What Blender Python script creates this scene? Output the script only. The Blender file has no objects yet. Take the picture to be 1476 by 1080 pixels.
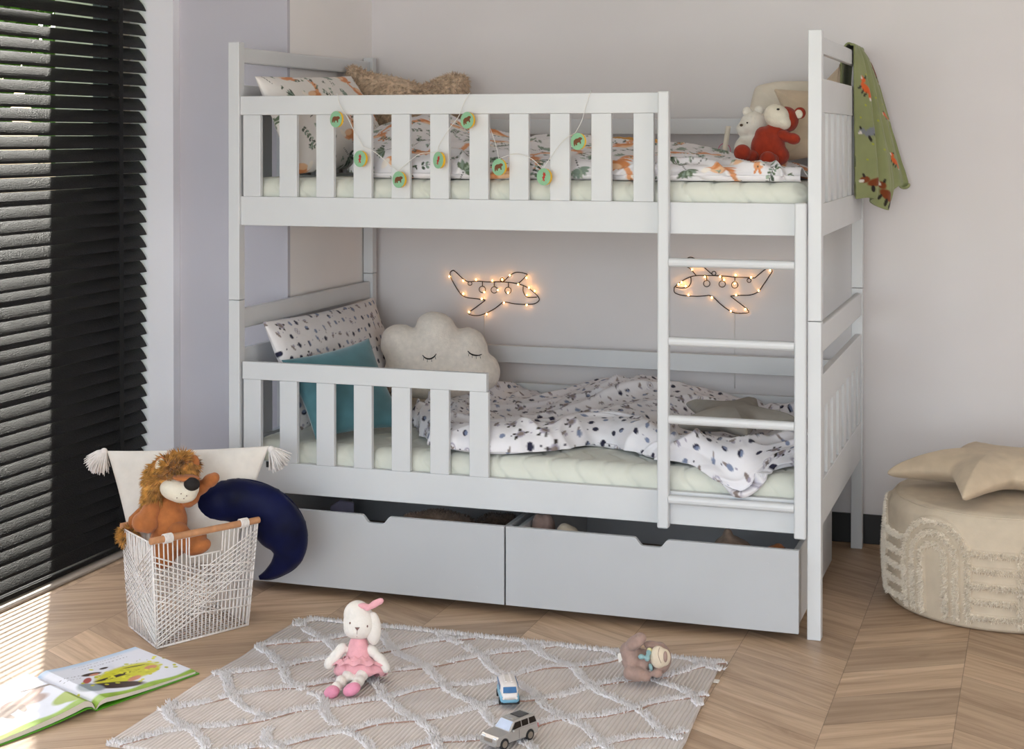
import bpy, bmesh, math, random
import numpy as np
from mathutils import Vector, Matrix, Euler
random.seed(7)
rng = np.random.default_rng(7)
S = bpy.context.scene
COL = S.collection
PI = math.pi
# ------------------------------------------------------------------ camera
CAM = np.array([2.5520, -4.6426, 1.4673]); YAW = 0.32538; PIT = 0.00963; FPX = 2284.13; SYP = -320.23
cd = bpy.data.cameras.new('camera'); cam = bpy.data.objects.new('camera', cd); COL.objects.link(cam)
cam.location = CAM; cam.rotation_euler = (PI/2-PIT, 0, YAW)
cd.sensor_width = 36; cd.lens = FPX/1476*36; cd.shift_y = SYP/1476; cd.clip_start = .05; cd.clip_end = 200
S.camera = cam
RV = np.array([math.cos(YAW), math.sin(YAW), 0]); FV = np.array([-math.sin(YAW), math.cos(YAW), 0]); UV_ = np.array([0, 0, 1.])

def ray(x, y):
    X = (x-738)/FPX; Z = -(y-540-SYP)/FPX
    Y2 = math.cos(PIT)+Z*math.sin(PIT); Z2 = -math.sin(PIT)+Z*math.cos(PIT)
    return RV*X+FV*Y2+UV_*Z2
def at(x, y, ax, val):
    """photo measurement -> point on the plane ax = val of the room"""
    d = ray(x, y); i = 'XYZ'.index(ax); return CAM+d*((val-CAM[i])/d[i])
class Fr:
    """local frame at a measured point: photo offsets become metres there"""
    def __init__(s, px, py, ax, val, turn=0.0):
        s.px, s.py = px, py; s.P = at(px, py, ax, val)
        s.k = float(np.dot(s.P-CAM, FV))/FPX
        c, n = math.cos(turn), math.sin(turn)
        s.R = RV*c+FV*n; s.F = FV*c-RV*n
        s.t = turn; s.z = s.k*FPX
    def p(s, x, y, d=0):
        if s.t == 0 and s.k != 1:
            r = ray(x, y); return CAM+r*((s.z+d)/float(r@FV))
        return s.P+s.R*((x-s.px)*s.k)-UV_*((y-s.py)*s.k)+s.F*d

# ------------------------------------------------------------------ noise
def vnoise(p, seed=0):
    p = np.asarray(p, float)
    if p.ndim == 1: p = p[None]
    if p.shape[1] == 2: p = np.c_[p, np.zeros(len(p))]
    i = np.floor(p).astype(np.int64); f = p-i; f = f*f*(3-2*f)
    def h(a, b, c):
        n = (a*374761393+b*668265263+c*1274126177+seed*974711) & 0x7fffffff
        n = ((n ^ (n >> 13))*1274126177) & 0x7fffffff
        n = (n ^ (n >> 16)) & 0xffff
        return n/65535.0
    r = 0
    for dx in (0, 1):
        for dy in (0, 1):
            for dz in (0, 1):
                w = (f[:, 0] if dx else 1-f[:, 0])*(f[:, 1] if dy else 1-f[:, 1])*(f[:, 2] if dz else 1-f[:, 2])
                r = r+w*h(i[:, 0]+dx, i[:, 1]+dy, i[:, 2]+dz)
    return r*2-1
def fbm(p, o=3, seed=0):
    p = np.asarray(p, float); r = 0; a = 1; t = 0
    for k in range(o): r = r+a*vnoise(p*(2**k), seed+k*17); t += a; a *= .5
    return r/t
def ridge(p, seed=0): return 1-np.abs(vnoise(p, seed))*2

# ------------------------------------------------------------------ materials
def lin(c):
    if isinstance(c, str): c = tuple(int(c[i:i+2], 16) for i in (0, 2, 4))
    r = []
    for v in c[:3]:
        v = v/255
        r.append(v/12.92 if v <= .04045 else ((v+.055)/1.055)**2.4)
    return (*r, 1)
class NT:
    def __init__(s, name):
        s.m = bpy.data.materials.new(name); s.m.use_nodes = True; s.t = s.m.node_tree; s.n = s.t.nodes
        s.b = s.n['Principled BSDF']; s.out = s.n['Material Output']
    def new(s, t, **k):
        n = s.n.new(t)
        for a, b in k.items():
            if hasattr(n, a): setattr(n, a, b)
            else: n.inputs[a].default_value = b
        return n
    def lk(s, a, b): s.t.links.new(a, b)
    def ma(s, op, a, b=None, c=None):
        n = s.n.new('ShaderNodeMath'); n.operation = op
        for i, v in enumerate((a, b, c)):
            if v is None: continue
            if isinstance(v, (int, float)): n.inputs[i].default_value = v
            else: s.lk(v, n.inputs[i])
        return n.outputs[0]
    def comb(s, x, y, z=0.0):
        n = s.n.new('ShaderNodeCombineXYZ')
        for i, v in enumerate((x, y, z)):
            if isinstance(v, (int, float)): n.inputs[i].default_value = v
            else: s.lk(v, n.inputs[i])
        return n.outputs[0]
    def noise(s, vec, scale, detail=3, rough=.5, dist=0.0):
        n = s.n.new('ShaderNodeTexNoise'); n.inputs['Scale'].default_value = scale
        n.inputs['Detail'].default_value = detail; n.inputs['Roughness'].default_value = rough; n.inputs['Distortion'].default_value = dist
        if vec is not None: s.lk(vec, n.inputs['Vector'])
        return n.outputs['Fac']
    def mix(s, f, a, b, mode='MIX'):
        n = s.n.new('ShaderNodeMix'); n.data_type = 'RGBA'; n.blend_type = mode
        if isinstance(f, (int, float)): n.inputs[0].default_value = f
        else: s.lk(f, n.inputs[0])
        for i, v in ((6, a), (7, b)):
            if isinstance(v, tuple): n.inputs[i].default_value = v
            else: s.lk(v, n.inputs[i])
        return n.outputs[2]
    def ramp(s, f, st):
        n = s.n.new('ShaderNodeValToRGB'); s.lk(f, n.inputs[0]); e = n.color_ramp.elements
        while len(e) < len(st): e.new(.5)
        for i, (p, c) in enumerate(st): e[i].position = p; e[i].color = c if isinstance(c, tuple) else (c, c, c, 1)
        return n.outputs[0]
    def bump(s, h, st=.3, d=.002):
        n = s.n.new('ShaderNodeBump'); n.inputs['Strength'].default_value = st; n.inputs['Distance'].default_value = d
        s.lk(h, n.inputs['Height']); s.lk(n.outputs[0], s.b.inputs['Normal'])
    def obj(s):
        return s.n.new('ShaderNodeTexCoord').outputs['Object']
def mat(name, c, rough=.6, var=.04, nscale=30, bump=0, bscale=200, sheen=0, metal=0, spec=.5, stretch=None, trans=0):
    t = NT(name); b = t.b; c = lin(c)
    o = t.obj()
    if stretch:
        mp = t.new('ShaderNodeMapping'); mp.inputs['Scale'].default_value = stretch; t.lk(o, mp.inputs['Vector']); o = mp.outputs[0]
    f = t.noise(o, nscale, 3)
    d = tuple(max(0, v*(1-var*2)) for v in c[:3])+(1,); l = tuple(min(1, v*(1+var)) for v in c[:3])+(1,)
    t.lk(t.ramp(f, [(.3, d), (.7, l)]), b.inputs['Base Color'])
    b.inputs['Roughness'].default_value = rough; b.inputs['Metallic'].default_value = metal
    b.inputs['Specular IOR Level'].default_value = spec
    if sheen: b.inputs['Sheen Weight'].default_value = sheen; b.inputs['Sheen Roughness'].default_value = .5
    if bump: t.bump(t.noise(o, bscale, 4, .6), bump, .003)
    return t.m
def vmat(name, rough=.85, bump=.25, bscale=500, sheen=.1):
    t = NT(name); a = t.new('ShaderNodeVertexColor'); a.layer_name = 'Col'
    o = t.obj(); f = t.noise(o, 40, 3)
    t.lk(t.mix(t.ma('MULTIPLY', f, .12), a.outputs[0], (.5, .47, .45, 1), 'MULTIPLY'), t.b.inputs['Base Color'])
    t.b.inputs['Roughness'].default_value = rough; t.b.inputs['Sheen Weight'].default_value = sheen; t.b.inputs['Specular IOR Level'].default_value = .2
    t.bump(t.noise(o, bscale, 3), bump, .001)
    return t.m
def emat(name, c, st):
    t = NT(name); t.b.inputs['Base Color'].default_value = lin(c); t.b.inputs['Emission Color'].default_value = lin(c); t.b.inputs['Emission Strength'].default_value = st
    return t.m

# ------------------------------------------------------------------ mesh building
WO = {}
def tag(o, label=None, cat=None, group=None, kind=None):
    if label: o['label'] = label
    if cat: o['category'] = cat
    if group: o['group'] = group
    if kind: o['kind'] = kind
    return o
def empty(name, loc, label, cat, group=None):
    o = bpy.data.objects.new(name, None); COL.objects.link(o); o.location = tuple(loc); o.empty_display_size = .05
    WO[o.name] = np.array(loc, float); return tag(o, label, cat, group)
class MB:
    def __init__(s): s.v = []; s.f = []; s.c = []
    def add(s, v, f, c=None):
        n = len(s.v); s.v.extend([tuple(map(float, p)) for p in v]); s.f.extend([tuple(i+n for i in q) for q in f])
        if c is not None: s.c.extend(c)
        return s
    def box(s, a, b, M=None):
        (x0, y0, z0), (x1, y1, z1) = a, b
        v = [(x0, y0, z0), (x1, y0, z0), (x1, y1, z0), (x0, y1, z0), (x0, y0, z1), (x1, y0, z1), (x1, y1, z1), (x0, y1, z1)]
        if M is not None: v = [M @ Vector(p) for p in v]
        return s.add(v, [(0, 3, 2, 1), (4, 5, 6, 7), (0, 1, 5, 4), (1, 2, 6, 5), (2, 3, 7, 6), (3, 0, 4, 7)])
    def tube(s, path, r, n=8, cap=True, closed=False):
        P = [np.asarray(p, float) for p in path]; m = len(P)
        rr = r if hasattr(r, '__len__') else [r]*m
        ref = None; V = []; 
        for i in range(m):
            a = P[(i-1) % m] if (closed or i > 0) else P[i]; b = P[(i+1) % m] if (closed or i < m-1) else P[i]
            t = b-a; L = np.linalg.norm(t); t = t/L if L > 1e-9 else np.array([0, 0, 1.])
            if ref is None: ref = np.array([0, 0, 1.]) if abs(t[2]) < .9 else np.array([1., 0, 0])
            u = ref-t*np.dot(ref, t); lu = np.linalg.norm(u)
            if lu < 1e-6: u = np.cross(t, [1, 0.3, .2]); lu = np.linalg.norm(u)
            u = u/lu; w = np.cross(t, u); ref = u
            for k in range(n):
                a_ = 2*PI*k/n; V.append(P[i]+(u*math.cos(a_)+w*math.sin(a_))*rr[i])
        F = []
        for i in range(m if closed else m-1):
            for k in range(n):
                a_ = i*n+k; b_ = i*n+(k+1) % n; c_ = ((i+1) % m)*n+(k+1) % n; d_ = ((i+1) % m)*n+k
                F.append((a_, b_, c_, d_))
        if cap and not closed: F += [tuple(range(n))[::-1], tuple((m-1)*n+k for k in range(n))]
        return s.add(V, F)
    def ell(s, c, A, nu=20, nv=12):
        """ellipsoid, A = 3x3 with semi-axes as rows"""
        c = np.asarray(c, float); A = np.asarray(A, float); V = [c+A[2]]
        for j in range(1, nv):
            t = PI*j/nv
            for i in range(nu):
                p = 2*PI*i/nu
                V.append(c+A[0]*math.sin(t)*math.cos(p)+A[1]*math.sin(t)*math.sin(p)+A[2]*math.cos(t))
        V.append(c-A[2]); F = []
        for i in range(nu): F.append((0, 1+i, 1+(i+1) % nu))
        for j in range(nv-2):
            for i in range(nu):
                a = 1+j*nu+i; b = 1+j*nu+(i+1) % nu; F.append((a, a+nu, b+nu, b))
        L = len(V)-1; o = 1+(nv-2)*nu
        for i in range(nu): F.append((o+(i+1) % nu, o+i, L))
        return s.add(V, F)
    def fe(s, fr, x, y, d, rx, ry, rd, ang=0):
        a = math.radians(ang); k = fr.k
        A = [(fr.R*math.cos(a)+UV_*math.sin(a))*rx*k, fr.F*rd, (-fr.R*math.sin(a)+UV_*math.cos(a))*ry*k]
        return s.ell(fr.p(x, y, d), A)
    def cone(s, b, d, L, r, n=3):
        b = np.asarray(b, float); d = np.asarray(d, float); d = d/(np.linalg.norm(d)+1e-9)
        u = np.cross(d, [.3, .5, .81]); u /= np.linalg.norm(u)+1e-9; w = np.cross(d, u)
        V = [b+(u*math.cos(2*PI*k/n)+w*math.sin(2*PI*k/n))*r for k in range(n)]+[b+d*L]
        return s.add(V, [(k, (k+1) % n, n) for k in range(n)])
    def prism(s, pts, d):
        """pts: closed 3d outline, d: extrusion vector"""
        n = len(pts); d = np.asarray(d, float); V = [np.asarray(p, float) for p in pts]; V = V+[p+d for p in V]
        F = [tuple(range(n))[::-1], tuple(range(n, 2*n))]+[(i, (i+1) % n, n+(i+1) % n, n+i) for i in range(n)]
        return s.add(V, F)
    def grid(s, G, close_u=False):
        """G: rows x cols x 3 array"""
        G = np.asarray(G); a, b = G.shape[:2]; F = []
        for i in range(a-1):
            for j in range(b if close_u else b-1):
                F.append((i*b+j, i*b+(j+1) % b, (i+1)*b+(j+1) % b, (i+1)*b+j))
        return s.add(G.reshape(-1, 3), F)
    def build(s, name, m, parent=None, origin=None, smooth=False, bevel=0, seg=2, local=False, recalc=True, sub=0, solid=0):
        V = np.array(s.v, float)
        if local: o0 = np.zeros(3)
        elif parent is not None: o0 = WO[parent.name]
        elif origin is not None: o0 = np.array(origin, float)
        else: o0 = np.array([(V[:, 0].min()+V[:, 0].max())/2, (V[:, 1].min()+V[:, 1].max())/2, V[:, 2].min()])
        me = bpy.data.meshes.new(name); me.from_pydata((V-o0).tolist(), [], s.f); me.update()
        if recalc:
            bm = bmesh.new(); bm.from_mesh(me); bmesh.ops.recalc_face_normals(bm, faces=bm.faces); bm.to_mesh(me); bm.free()
        if s.c:
            ca = me.color_attributes.new('Col', 'FLOAT_COLOR', 'POINT'); c = np.array(s.c, float)
            ca.data.foreach_set('color', np.c_[c[:, :3], np.ones(len(c))].ravel())
        me.materials.append(m)
        if smooth: me.polygons.foreach_set('use_smooth', [True]*len(me.polygons))
        o = bpy.data.objects.new(name, me); COL.objects.link(o)
        if parent is not None: o.parent = parent; WO[o.name] = WO[parent.name] if not local else np.zeros(3)
        else: o.location = tuple(o0); WO[o.name] = o0
        if solid: q = o.modifiers.new('t', 'SOLIDIFY'); q.thickness = solid; q.offset = 0
        if bevel: q = o.modifiers.new('b', 'BEVEL'); q.width = bevel; q.segments = seg; q.limit_method = 'ANGLE'; q.angle_limit = math.radians(40); q.harden_normals = False
        if sub: q = o.modifiers.new('s', 'SUBSURF'); q.levels = sub; q.render_levels = sub
        return o
def remesh(mb, voxel=.004, it=6, fac=.6):
    """fuse overlapping lumps into one continuous skin; returns an MB"""
    me = bpy.data.meshes.new('tmp'); me.from_pydata(mb.v, [], mb.f); me.update()
    bm = bmesh.new(); bm.from_mesh(me); bmesh.ops.recalc_face_normals(bm, faces=bm.faces); bm.to_mesh(me); bm.free()
    o = bpy.data.objects.new('tmp', me); COL.objects.link(o)
    q = o.modifiers.new('r', 'REMESH'); q.mode = 'VOXEL'; q.voxel_size = voxel
    q = o.modifiers.new('s', 'SMOOTH'); q.iterations = it; q.factor = fac
    dg = bpy.context.evaluated_depsgraph_get(); dg.update(); e = o.evaluated_get(dg); m2 = e.to_mesh()
    r = MB(); r.v = [tuple(v.co) for v in m2.vertices]; r.f = [tuple(p.vertices) for p in m2.polygons]
    e.to_mesh_clear(); bpy.data.objects.remove(o); bpy.data.meshes.remove(me)
    return r
def sample(mb, n):
    V = np.array(mb.v); T = []
    for f in mb.f:
        T.append((f[0], f[1], f[2]))
        if len(f) == 4: T.append((f[0], f[2], f[3]))
    T = np.array(T); a, b, c = V[T[:, 0]], V[T[:, 1]], V[T[:, 2]]; N = np.cross(b-a, c-a); A = np.linalg.norm(N, axis=1)+1e-12
    k = rng.choice(len(T), n, p=A/A.sum()); u = rng.random((n, 1)); w = rng.random((n, 1)); fl = (u+w) > 1; u = np.where(fl, 1-u, u); w = np.where(fl, 1-w, w)
    return a[k]+(b[k]-a[k])*u+(c[k]-a[k])*w, N[k]/A[k][:, None]
def catmull(C, n):
    """C: (k, ...) control -> resampled n points along axis 0"""
    C = np.asarray(C, float); k = len(C); t = np.linspace(0, k-1, n); i = np.minimum(t.astype(int), k-2); f = (t-i).reshape((-1,)+(1,)*(C.ndim-1))
    p0 = C[np.maximum(i-1, 0)]; p1 = C[i]; p2 = C[i+1]; p3 = C[np.minimum(i+2, k-1)]
    return .5*(2*p1+(p2-p0)*f+(2*p0-5*p1+4*p2-p3)*f*f+(3*p1-p0-3*p2+p3)*f**3)
def surf(ctrl, nr, nc):
    G = catmull(ctrl, nr); return catmull(G.transpose(1, 0, 2), nc).transpose(1, 0, 2)
def gnormals(G):
    du = np.gradient(G, axis=1); dv = np.gradient(G, axis=0); N = np.cross(du, dv); return N/(np.linalg.norm(N, axis=2, keepdims=True)+1e-9)
def arc_uv(G):
    """metres along columns and rows, from the middle lines"""
    u = np.r_[0, np.cumsum(np.linalg.norm(np.diff(G.mean(0), axis=0), axis=1))]
    v = np.r_[0, np.cumsum(np.linalg.norm(np.diff(G.mean(1), axis=0), axis=1))]
    return np.stack(np.meshgrid(u, v), -1)

# ------------------------------------------------------------------ fabric printing (the cloth's own printed pattern)
def stamp(uv, col, ells):
    for (cx, cy, rx, ry, a, c) in ells:
        R = max(rx, ry)*1.05
        k = np.where((np.abs(uv[:, 0]-cx) < R) & (np.abs(uv[:, 1]-cy) < R))[0]
        if not len(k): continue
        x = uv[k, 0]-cx; y = uv[k, 1]-cy; ca, sa = math.cos(a), math.sin(a)
        q = ((x*ca+y*sa)/rx)**2+((-x*sa+y*ca)/ry)**2
        w = np.clip((1-q)*2.5, 0, 1)[:, None]; col[k] = col[k]*(1-w)+np.array(c[:3])*w
def motifs_space(w, h, seed=1, step=.052):
    r = random.Random(seed); E = []
    navy = lin('2b2a40'); blue = lin('7f8aa6'); tau = lin('8d807c'); lil = lin('a9a3b4'); dk = lin('3a3330')
    y = 0; row = 0
    while y < h:
        x = (row % 2)*step*.5
        while x < w:
            cx = x+r.uniform(-.011, .011); cy = y+r.uniform(-.011, .011); a = r.uniform(0, PI); t = r.random(); k = 1.0
            if t < .2: E.append((cx, cy, .0115, .0100, a, navy))
            elif t < .34: E.append((cx, cy, .0105, .0095, a, blue))
            elif t < .46:
                E += [(cx, cy, .016, .014, a, lil), (cx, cy, .011, .009, a, tau)]+[(cx+.017*math.cos(a+q), cy+.017*math.sin(a+q), .0062, .0046, a+q, dk) for q in (.3, 1.3, 2.5, 3.9)]
            elif t < .6: E += [(cx, cy, .020, .004, a, tau), (cx+.008*math.cos(a), cy+.008*math.sin(a), .012, .0072, a, blue)]
            elif t < .72: E += [(cx, cy, .013, .0085, a, navy), (cx+.004*math.sin(a), cy-.004*math.cos(a), .010, .006, a, blue)]
            elif t < .86: E += [(cx, cy, .015, .013, a, lil), (cx, cy, .0115, .0095, a, lin('e8e5ea')), (cx, cy, .010, .0028, a, tau), (cx, cy, .0028, .009, a, tau)]
            else: E += [(cx, cy, .014, .0055, a, tau), (cx+.007, cy+.007, .007, .005, a, lil)]
            if r.random() < .8: E.append((cx+step*.5, cy+r.uniform(-.01, .01), .0032, .0028, 0, navy if r.random() < .4 else lil))
            x += step
        y += step*.78; row += 1
    return E
def motifs_forest(w, h, seed=1, step=.15):
    r = random.Random(seed); E = []
    og = [lin('e0a074'), lin('d68b58'), lin('eabf9a')]; gr = [lin('66755f'), lin('86978a'), lin('4b574a'), lin('a0ae9c')]; dk = lin('32352e'); cr = lin('efe6dc')
    y = .03; row = 0
    while y < h:
        x = .02+(row % 2)*step*.5
        while x < w:
            cx = x+r.uniform(-.02, .02); cy = y+r.uniform(-.02, .02); a = r.uniform(0, 2*PI); t = (int(round(x/step*2))+row) % 3
            if t == 0:   # resting forest animal: body, neck, head, ears, legs
                f = r.choice((-1, 1)); o1, o2 = og[0], og[1]
                E += [(cx, cy, .045, .020, .15*f, o2), (cx-.012*f, cy+.006, .028, .012, .2*f, og[2]), (cx+.035*f, cy+.024, .022, .010, 1.0*f, o1),
                      (cx+.045*f, cy+.042, .016, .012, .2*f, o1), (cx+.036*f, cy+.058, .012, .0045, 1.9*f, o2), (cx+.050*f, cy+.060, .012, .0045, 1.3*f, o2),
                      (cx+.055*f, cy+.038, .008, .006, 0, cr), (cx+.060*f, cy+.039, .003, .003, 0, dk), (cx+.045*f, cy+.045, .0025, .0025, 0, dk), (cx-.035*f, cy-.012, .022, .006, -.4*f, o1), (cx+.02*f, cy-.018, .025, .005, .1, o2), (cx-.05*f, cy+.004, .02, .011, 2.4*f, cr)]
            elif t == 1:  # sprig of long leaves
                g = r.choice(gr[:3])
                for q in range(7):
                    b = a+(q-3)*.38; L = .030; E.append((cx+math.cos(b)*L*.7, cy+math.sin(b)*L*.7, L*.62, .0062, b, gr[q % 4] if q % 2 else g))
                E.append((cx-math.cos(a)*.02, cy-math.sin(a)*.02, .026, .0016, a, dk))
            else:       # small round-leaved twigs
                for q in range(6):
                    px = cx+math.cos(a)*(q-2.5)*.014; py = cy+math.sin(a)*(q-2.5)*.014
                    E += [(px+.007*math.sin(a), py-.007*math.cos(a), .0075, .005, a+.8, gr[(q+1) % 4]), (px-.007*math.sin(a), py+.007*math.cos(a), .0075, .005, a-.8, gr[q % 3])]
                E.append((cx, cy, .042, .0013, a, dk))
            for q in range(3):
                qx = cx+r.uniform(-.07, .07); qy = cy+r.uniform(-.07, .07); b = r.uniform(0, PI)
                E.append((qx, qy, .010, .0036, b, r.choice(gr))); E.append((qx+.006, qy+.004, .008, .003, b+1.2, r.choice(gr)))
            x += step
        y += step*.62; row += 1
    return E
def print_cloth(uv, base, E, tint=.03, seed=3):
    col = np.tile(np.array(lin(base)[:3]), (len(uv), 1)); n = fbm(np.c_[uv*7, np.zeros(len(uv))], 2, seed)[:, None]
    col = col*(1+tint*n); stamp(uv, col, E); return col

# ------------------------------------------------------------------ cushions
def pillow(name, P00, P10, P11, P01, T, m, parent=None, n=44, motifs=None, base='ffffff', wr=.006, seed=1, pinch=.06, puff=.45, **k):
    P00, P10, P11, P01 = [np.asarray(p, float) for p in (P00, P10, P11, P01)]
    N = np.cross(P10-P00, P01-P00); N /= np.linalg.norm(N); w = np.linalg.norm(P10-P00); h = np.linalg.norm(P01-P00)
    mb = MB(); t = np.linspace(0, 1, n); t = .5-.5*np.cos(t*PI)*.6-.5*(1-2*t)*.4; u, v = np.meshgrid(t, t)
    a, b = 2*u-1, 2*v-1
    # sides sag inward between the corners
    ua = a*(1-pinch*(1-b*b)); vb = b*(1-pinch*(1-a*a)); U = (ua+1)/2; V = (vb+1)/2
    base_p = (P00*((1-U)*(1-V))[..., None]+P10*(U*(1-V))[..., None]+P11*(U*V)[..., None]+P01*((1-U)*V)[..., None])
    th = T*np.power(np.clip((1-a*a)*(1-b*b), 0, 1), puff)
    uv = np.stack([u*w, v*h], -1).reshape(-1, 2)
    edge = np.clip(1-np.minimum(1-np.abs(a), 1-np.abs(b))*2.2, 0, 1)
    wn = (ridge(np.c_[uv*9, np.full(len(uv), .3)], seed)*.6+fbm(np.c_[uv*22, np.zeros(len(uv))], 2, seed+5)*.5).reshape(n, n)
    th2 = th+wr*wn*(.35+edge)*np.clip(th/T*3, 0, 1)
    for sgn in (1, -1):
        G = base_p+N*(th2*sgn*.5)[..., None]
        c = None
        if motifs is not None: c = print_cloth(uv, base, motifs)
        mb.grid(G if sgn > 0 else G[:, ::-1])
        if c is not None: mb.c.extend(c if sgn > 0 else c.reshape(n, n, 3)[:, ::-1].reshape(-1, 3))
    return mb.build(name, m, parent, smooth=True, recalc=False, **k), N
def cushion(outline, fr, T, rings=26, wr=.004, seed=1, R=None, tilt=None, per=160, lin_out=False, soft=.6):
    """outline in photo-frame offsets (x, y) at frame fr -> stuffed cushion MB"""
    O = np.array(outline, float); 
    if not lin_out:
        O2 = np.r_[O[-1:], O, O[:2]]; O = catmull(O2, per*len(O2)//len(O))[:]; k0 = int(len(O)/len(O2)); O = O[k0:len(O)-2*k0]
    else:
        d = np.r_[0, np.cumsum(np.linalg.norm(np.diff(np.r_[O, O[:1]], axis=0), axis=1))]; tt = np.linspace(0, d[-1], per, endpoint=False)
        Oc = np.r_[O, O[:1]]; O = np.c_[np.interp(tt, d, Oc[:, 0]), np.interp(tt, d, Oc[:, 1])]
    c = O.mean(0); k = fr.k; mb = MB(); pts = []
    rs = 1-np.linspace(0, 1, rings)[::-1]**1.0; rs = np.sin(np.linspace(0, 1, rings)*PI/2)
    A = O; B = np.roll(O, -1, axis=0)
    for r in rs: pts.append(c+(O-c)*r)
    Pn = np.array(pts)  # rings x n x 2
    Q = Pn.reshape(-1, 2); D = np.full(len(Q), 1e9)
    for a, b in zip(A, B):
        ab = b-a; L = ab@ab+1e-12; t = np.clip(((Q-a)@ab)/L, 0, 1); D = np.minimum(D, np.linalg.norm(Q-(a+t[:, None]*ab), axis=1))
    D = (D*k).reshape(Pn.shape[:2]); D[-1] = 0; R = R or D.max()
    x = np.clip(D/R, 0, 1); th = T*np.power(1-(1-x)**2, soft)*.5
    w = (ridge(np.c_[Q*k*11, np.zeros(len(Q))], seed)*.5+fbm(np.c_[Q*k*25, np.zeros(len(Q))], 2, seed)*.5).reshape(th.shape)
    th = th+wr*w*np.clip(x*4, 0, 1)
    for sg in (-1, 1):
        G = np.array([[fr.p(q[0], q[1], 0)+fr.F*(sg*t) for q, t in zip(ro, tr)] for ro, tr in zip(Pn, th)])
        mb.grid(G if sg < 0 else G[:, ::-1], close_u=True)
    if tilt is not None:
        ax, ang, cen = tilt; M = Matrix.Rotation(ang, 3, Vector(ax)); cen = Vector(cen)
        mb.v = [tuple(M @ (Vector(p)-cen)+cen) for p in mb.v]
    return mb
def sweep_cushion(path, widths, fr, depth, n=20, seed=1, wr=.003):
    P = catmull(np.array(path, float), 60); W = catmull(np.array(widths, float)[:, None], 60)[:, 0]; mb = MB(); G = []
    T = np.gradient(P, axis=0); T /= np.linalg.norm(T, axis=1, keepdims=True)+1e-9; Nn = np.c_[-T[:, 1], T[:, 0]]
    for i in range(60):
        row = []
        for j in range(n):
            a = 2*PI*j/n; co = math.copysign(abs(math.cos(a))**.9, math.cos(a)); q = P[i]+Nn[i]*W[i]*co
            dd = math.sin(a)*depth*min(1, (W[i]/max(W))**.8)
            row.append(fr.p(q[0], q[1], dd))
        G.append(row)
    G = np.array(G); N = gnormals(G); w = ridge(G.reshape(-1, 3)*np.array([22, 22, 22]), seed).reshape(60, n)
    G = G+N*(wr*w)[..., None]
    mb.grid(G, close_u=True); mb.f += [tuple(range(n))[::-1], tuple(59*n+j for j in range(n))]
    return mb, P, W
# ================================================================== materials
M = {}
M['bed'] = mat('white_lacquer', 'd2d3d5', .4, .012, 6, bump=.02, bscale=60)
M['drawer'] = mat('shaded_white_lacquer', 'babbbe', .42, .012, 6, bump=.02, bscale=60)  # bed lacquer darkened; weaker light low on the drawers put into colour
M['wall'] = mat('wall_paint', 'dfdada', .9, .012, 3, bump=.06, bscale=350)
M['return'] = mat('shaded_wall_paint', 'c5c2ca', .9, .012, 3, bump=.06, bscale=350)  # wall paint darkened; the blind's shade on this face is put into colour
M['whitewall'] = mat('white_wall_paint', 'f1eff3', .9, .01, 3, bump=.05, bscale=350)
M['ceil'] = mat('ceiling_paint', 'e6e3df', .95, .01)
M['black'] = mat('black_baseboard', '191716', .5, .05)
M['blind'] = mat('dark_wood_slat', '120e0b', .5, .3, 60, bump=1.0, bscale=420, stretch=(1, .25, 1), spec=.3)
M['tape'] = mat('black_ladder_tape', '0e0d0c', .9, .05)
M['sill'] = mat('beige_threshold', 'a89c90', .6, .04)
M['frame'] = mat('dark_window_frame', '171615', .5, .04)
M['cream'] = mat('cream_outside_render', 'cfc6b8', .9, .03)
M['mattress'] = mat('pale_mattress_cover', 'dadbd0', .85, .02, 20, bump=.1, bscale=300, sheen=.1)
M['slatwood'] = mat('pine_underside', 'b59f85', .7, .08, 12)
M['dboard'] = mat('drawer_inside_board', '9b8471', .7, .06, 12)
M['cloth'] = vmat('printed_cotton')
M['green'] = vmat('green_fleece', .95, .5, 300, .25)
M['teal'] = mat('teal_velvet', '4a7b85', .75, .12, 12, bump=.1, bscale=200, sheen=.5)
M['navy'] = mat('navy_velvet', '0a1038', .55, .3, 10, bump=.1, bscale=200, sheen=.06, spec=.12)
M['cloud'] = mat('cream_sherpa', 'f6ece1', .95, .04, 60, bump=.8, bscale=220, sheen=.2)
M['greystar'] = mat('grey_cotton', '98928a', .9, .05, 20, bump=.2, bscale=400)
M['beige'] = mat('beige_linen', 'c9b59c', .9, .05, 20, bump=.25, bscale=500, sheen=.1)
M['cream2'] = mat('cream_cushion_cotton', 'ddd3c3', .9, .03, 20, bump=.2, bscale=400)
M['tanfur'] = mat('tan_plush_fur', 'd2b89e', .95, .18, 60, sheen=.2)
M['linen'] = mat('offwhite_linen', 'e2dbd3', .9, .03, 30, bump=.3, bscale=600)
M['cord'] = mat('white_cotton_cord', 'e9e2de', .9, .05, 80, bump=.3, bscale=700)
M['rod'] = mat('beech_rod', 'c68f66', .5, .12, 30, stretch=(1, 1, 1))
M['ink'] = mat('black_thread', '15120f', .8, .02)

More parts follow.
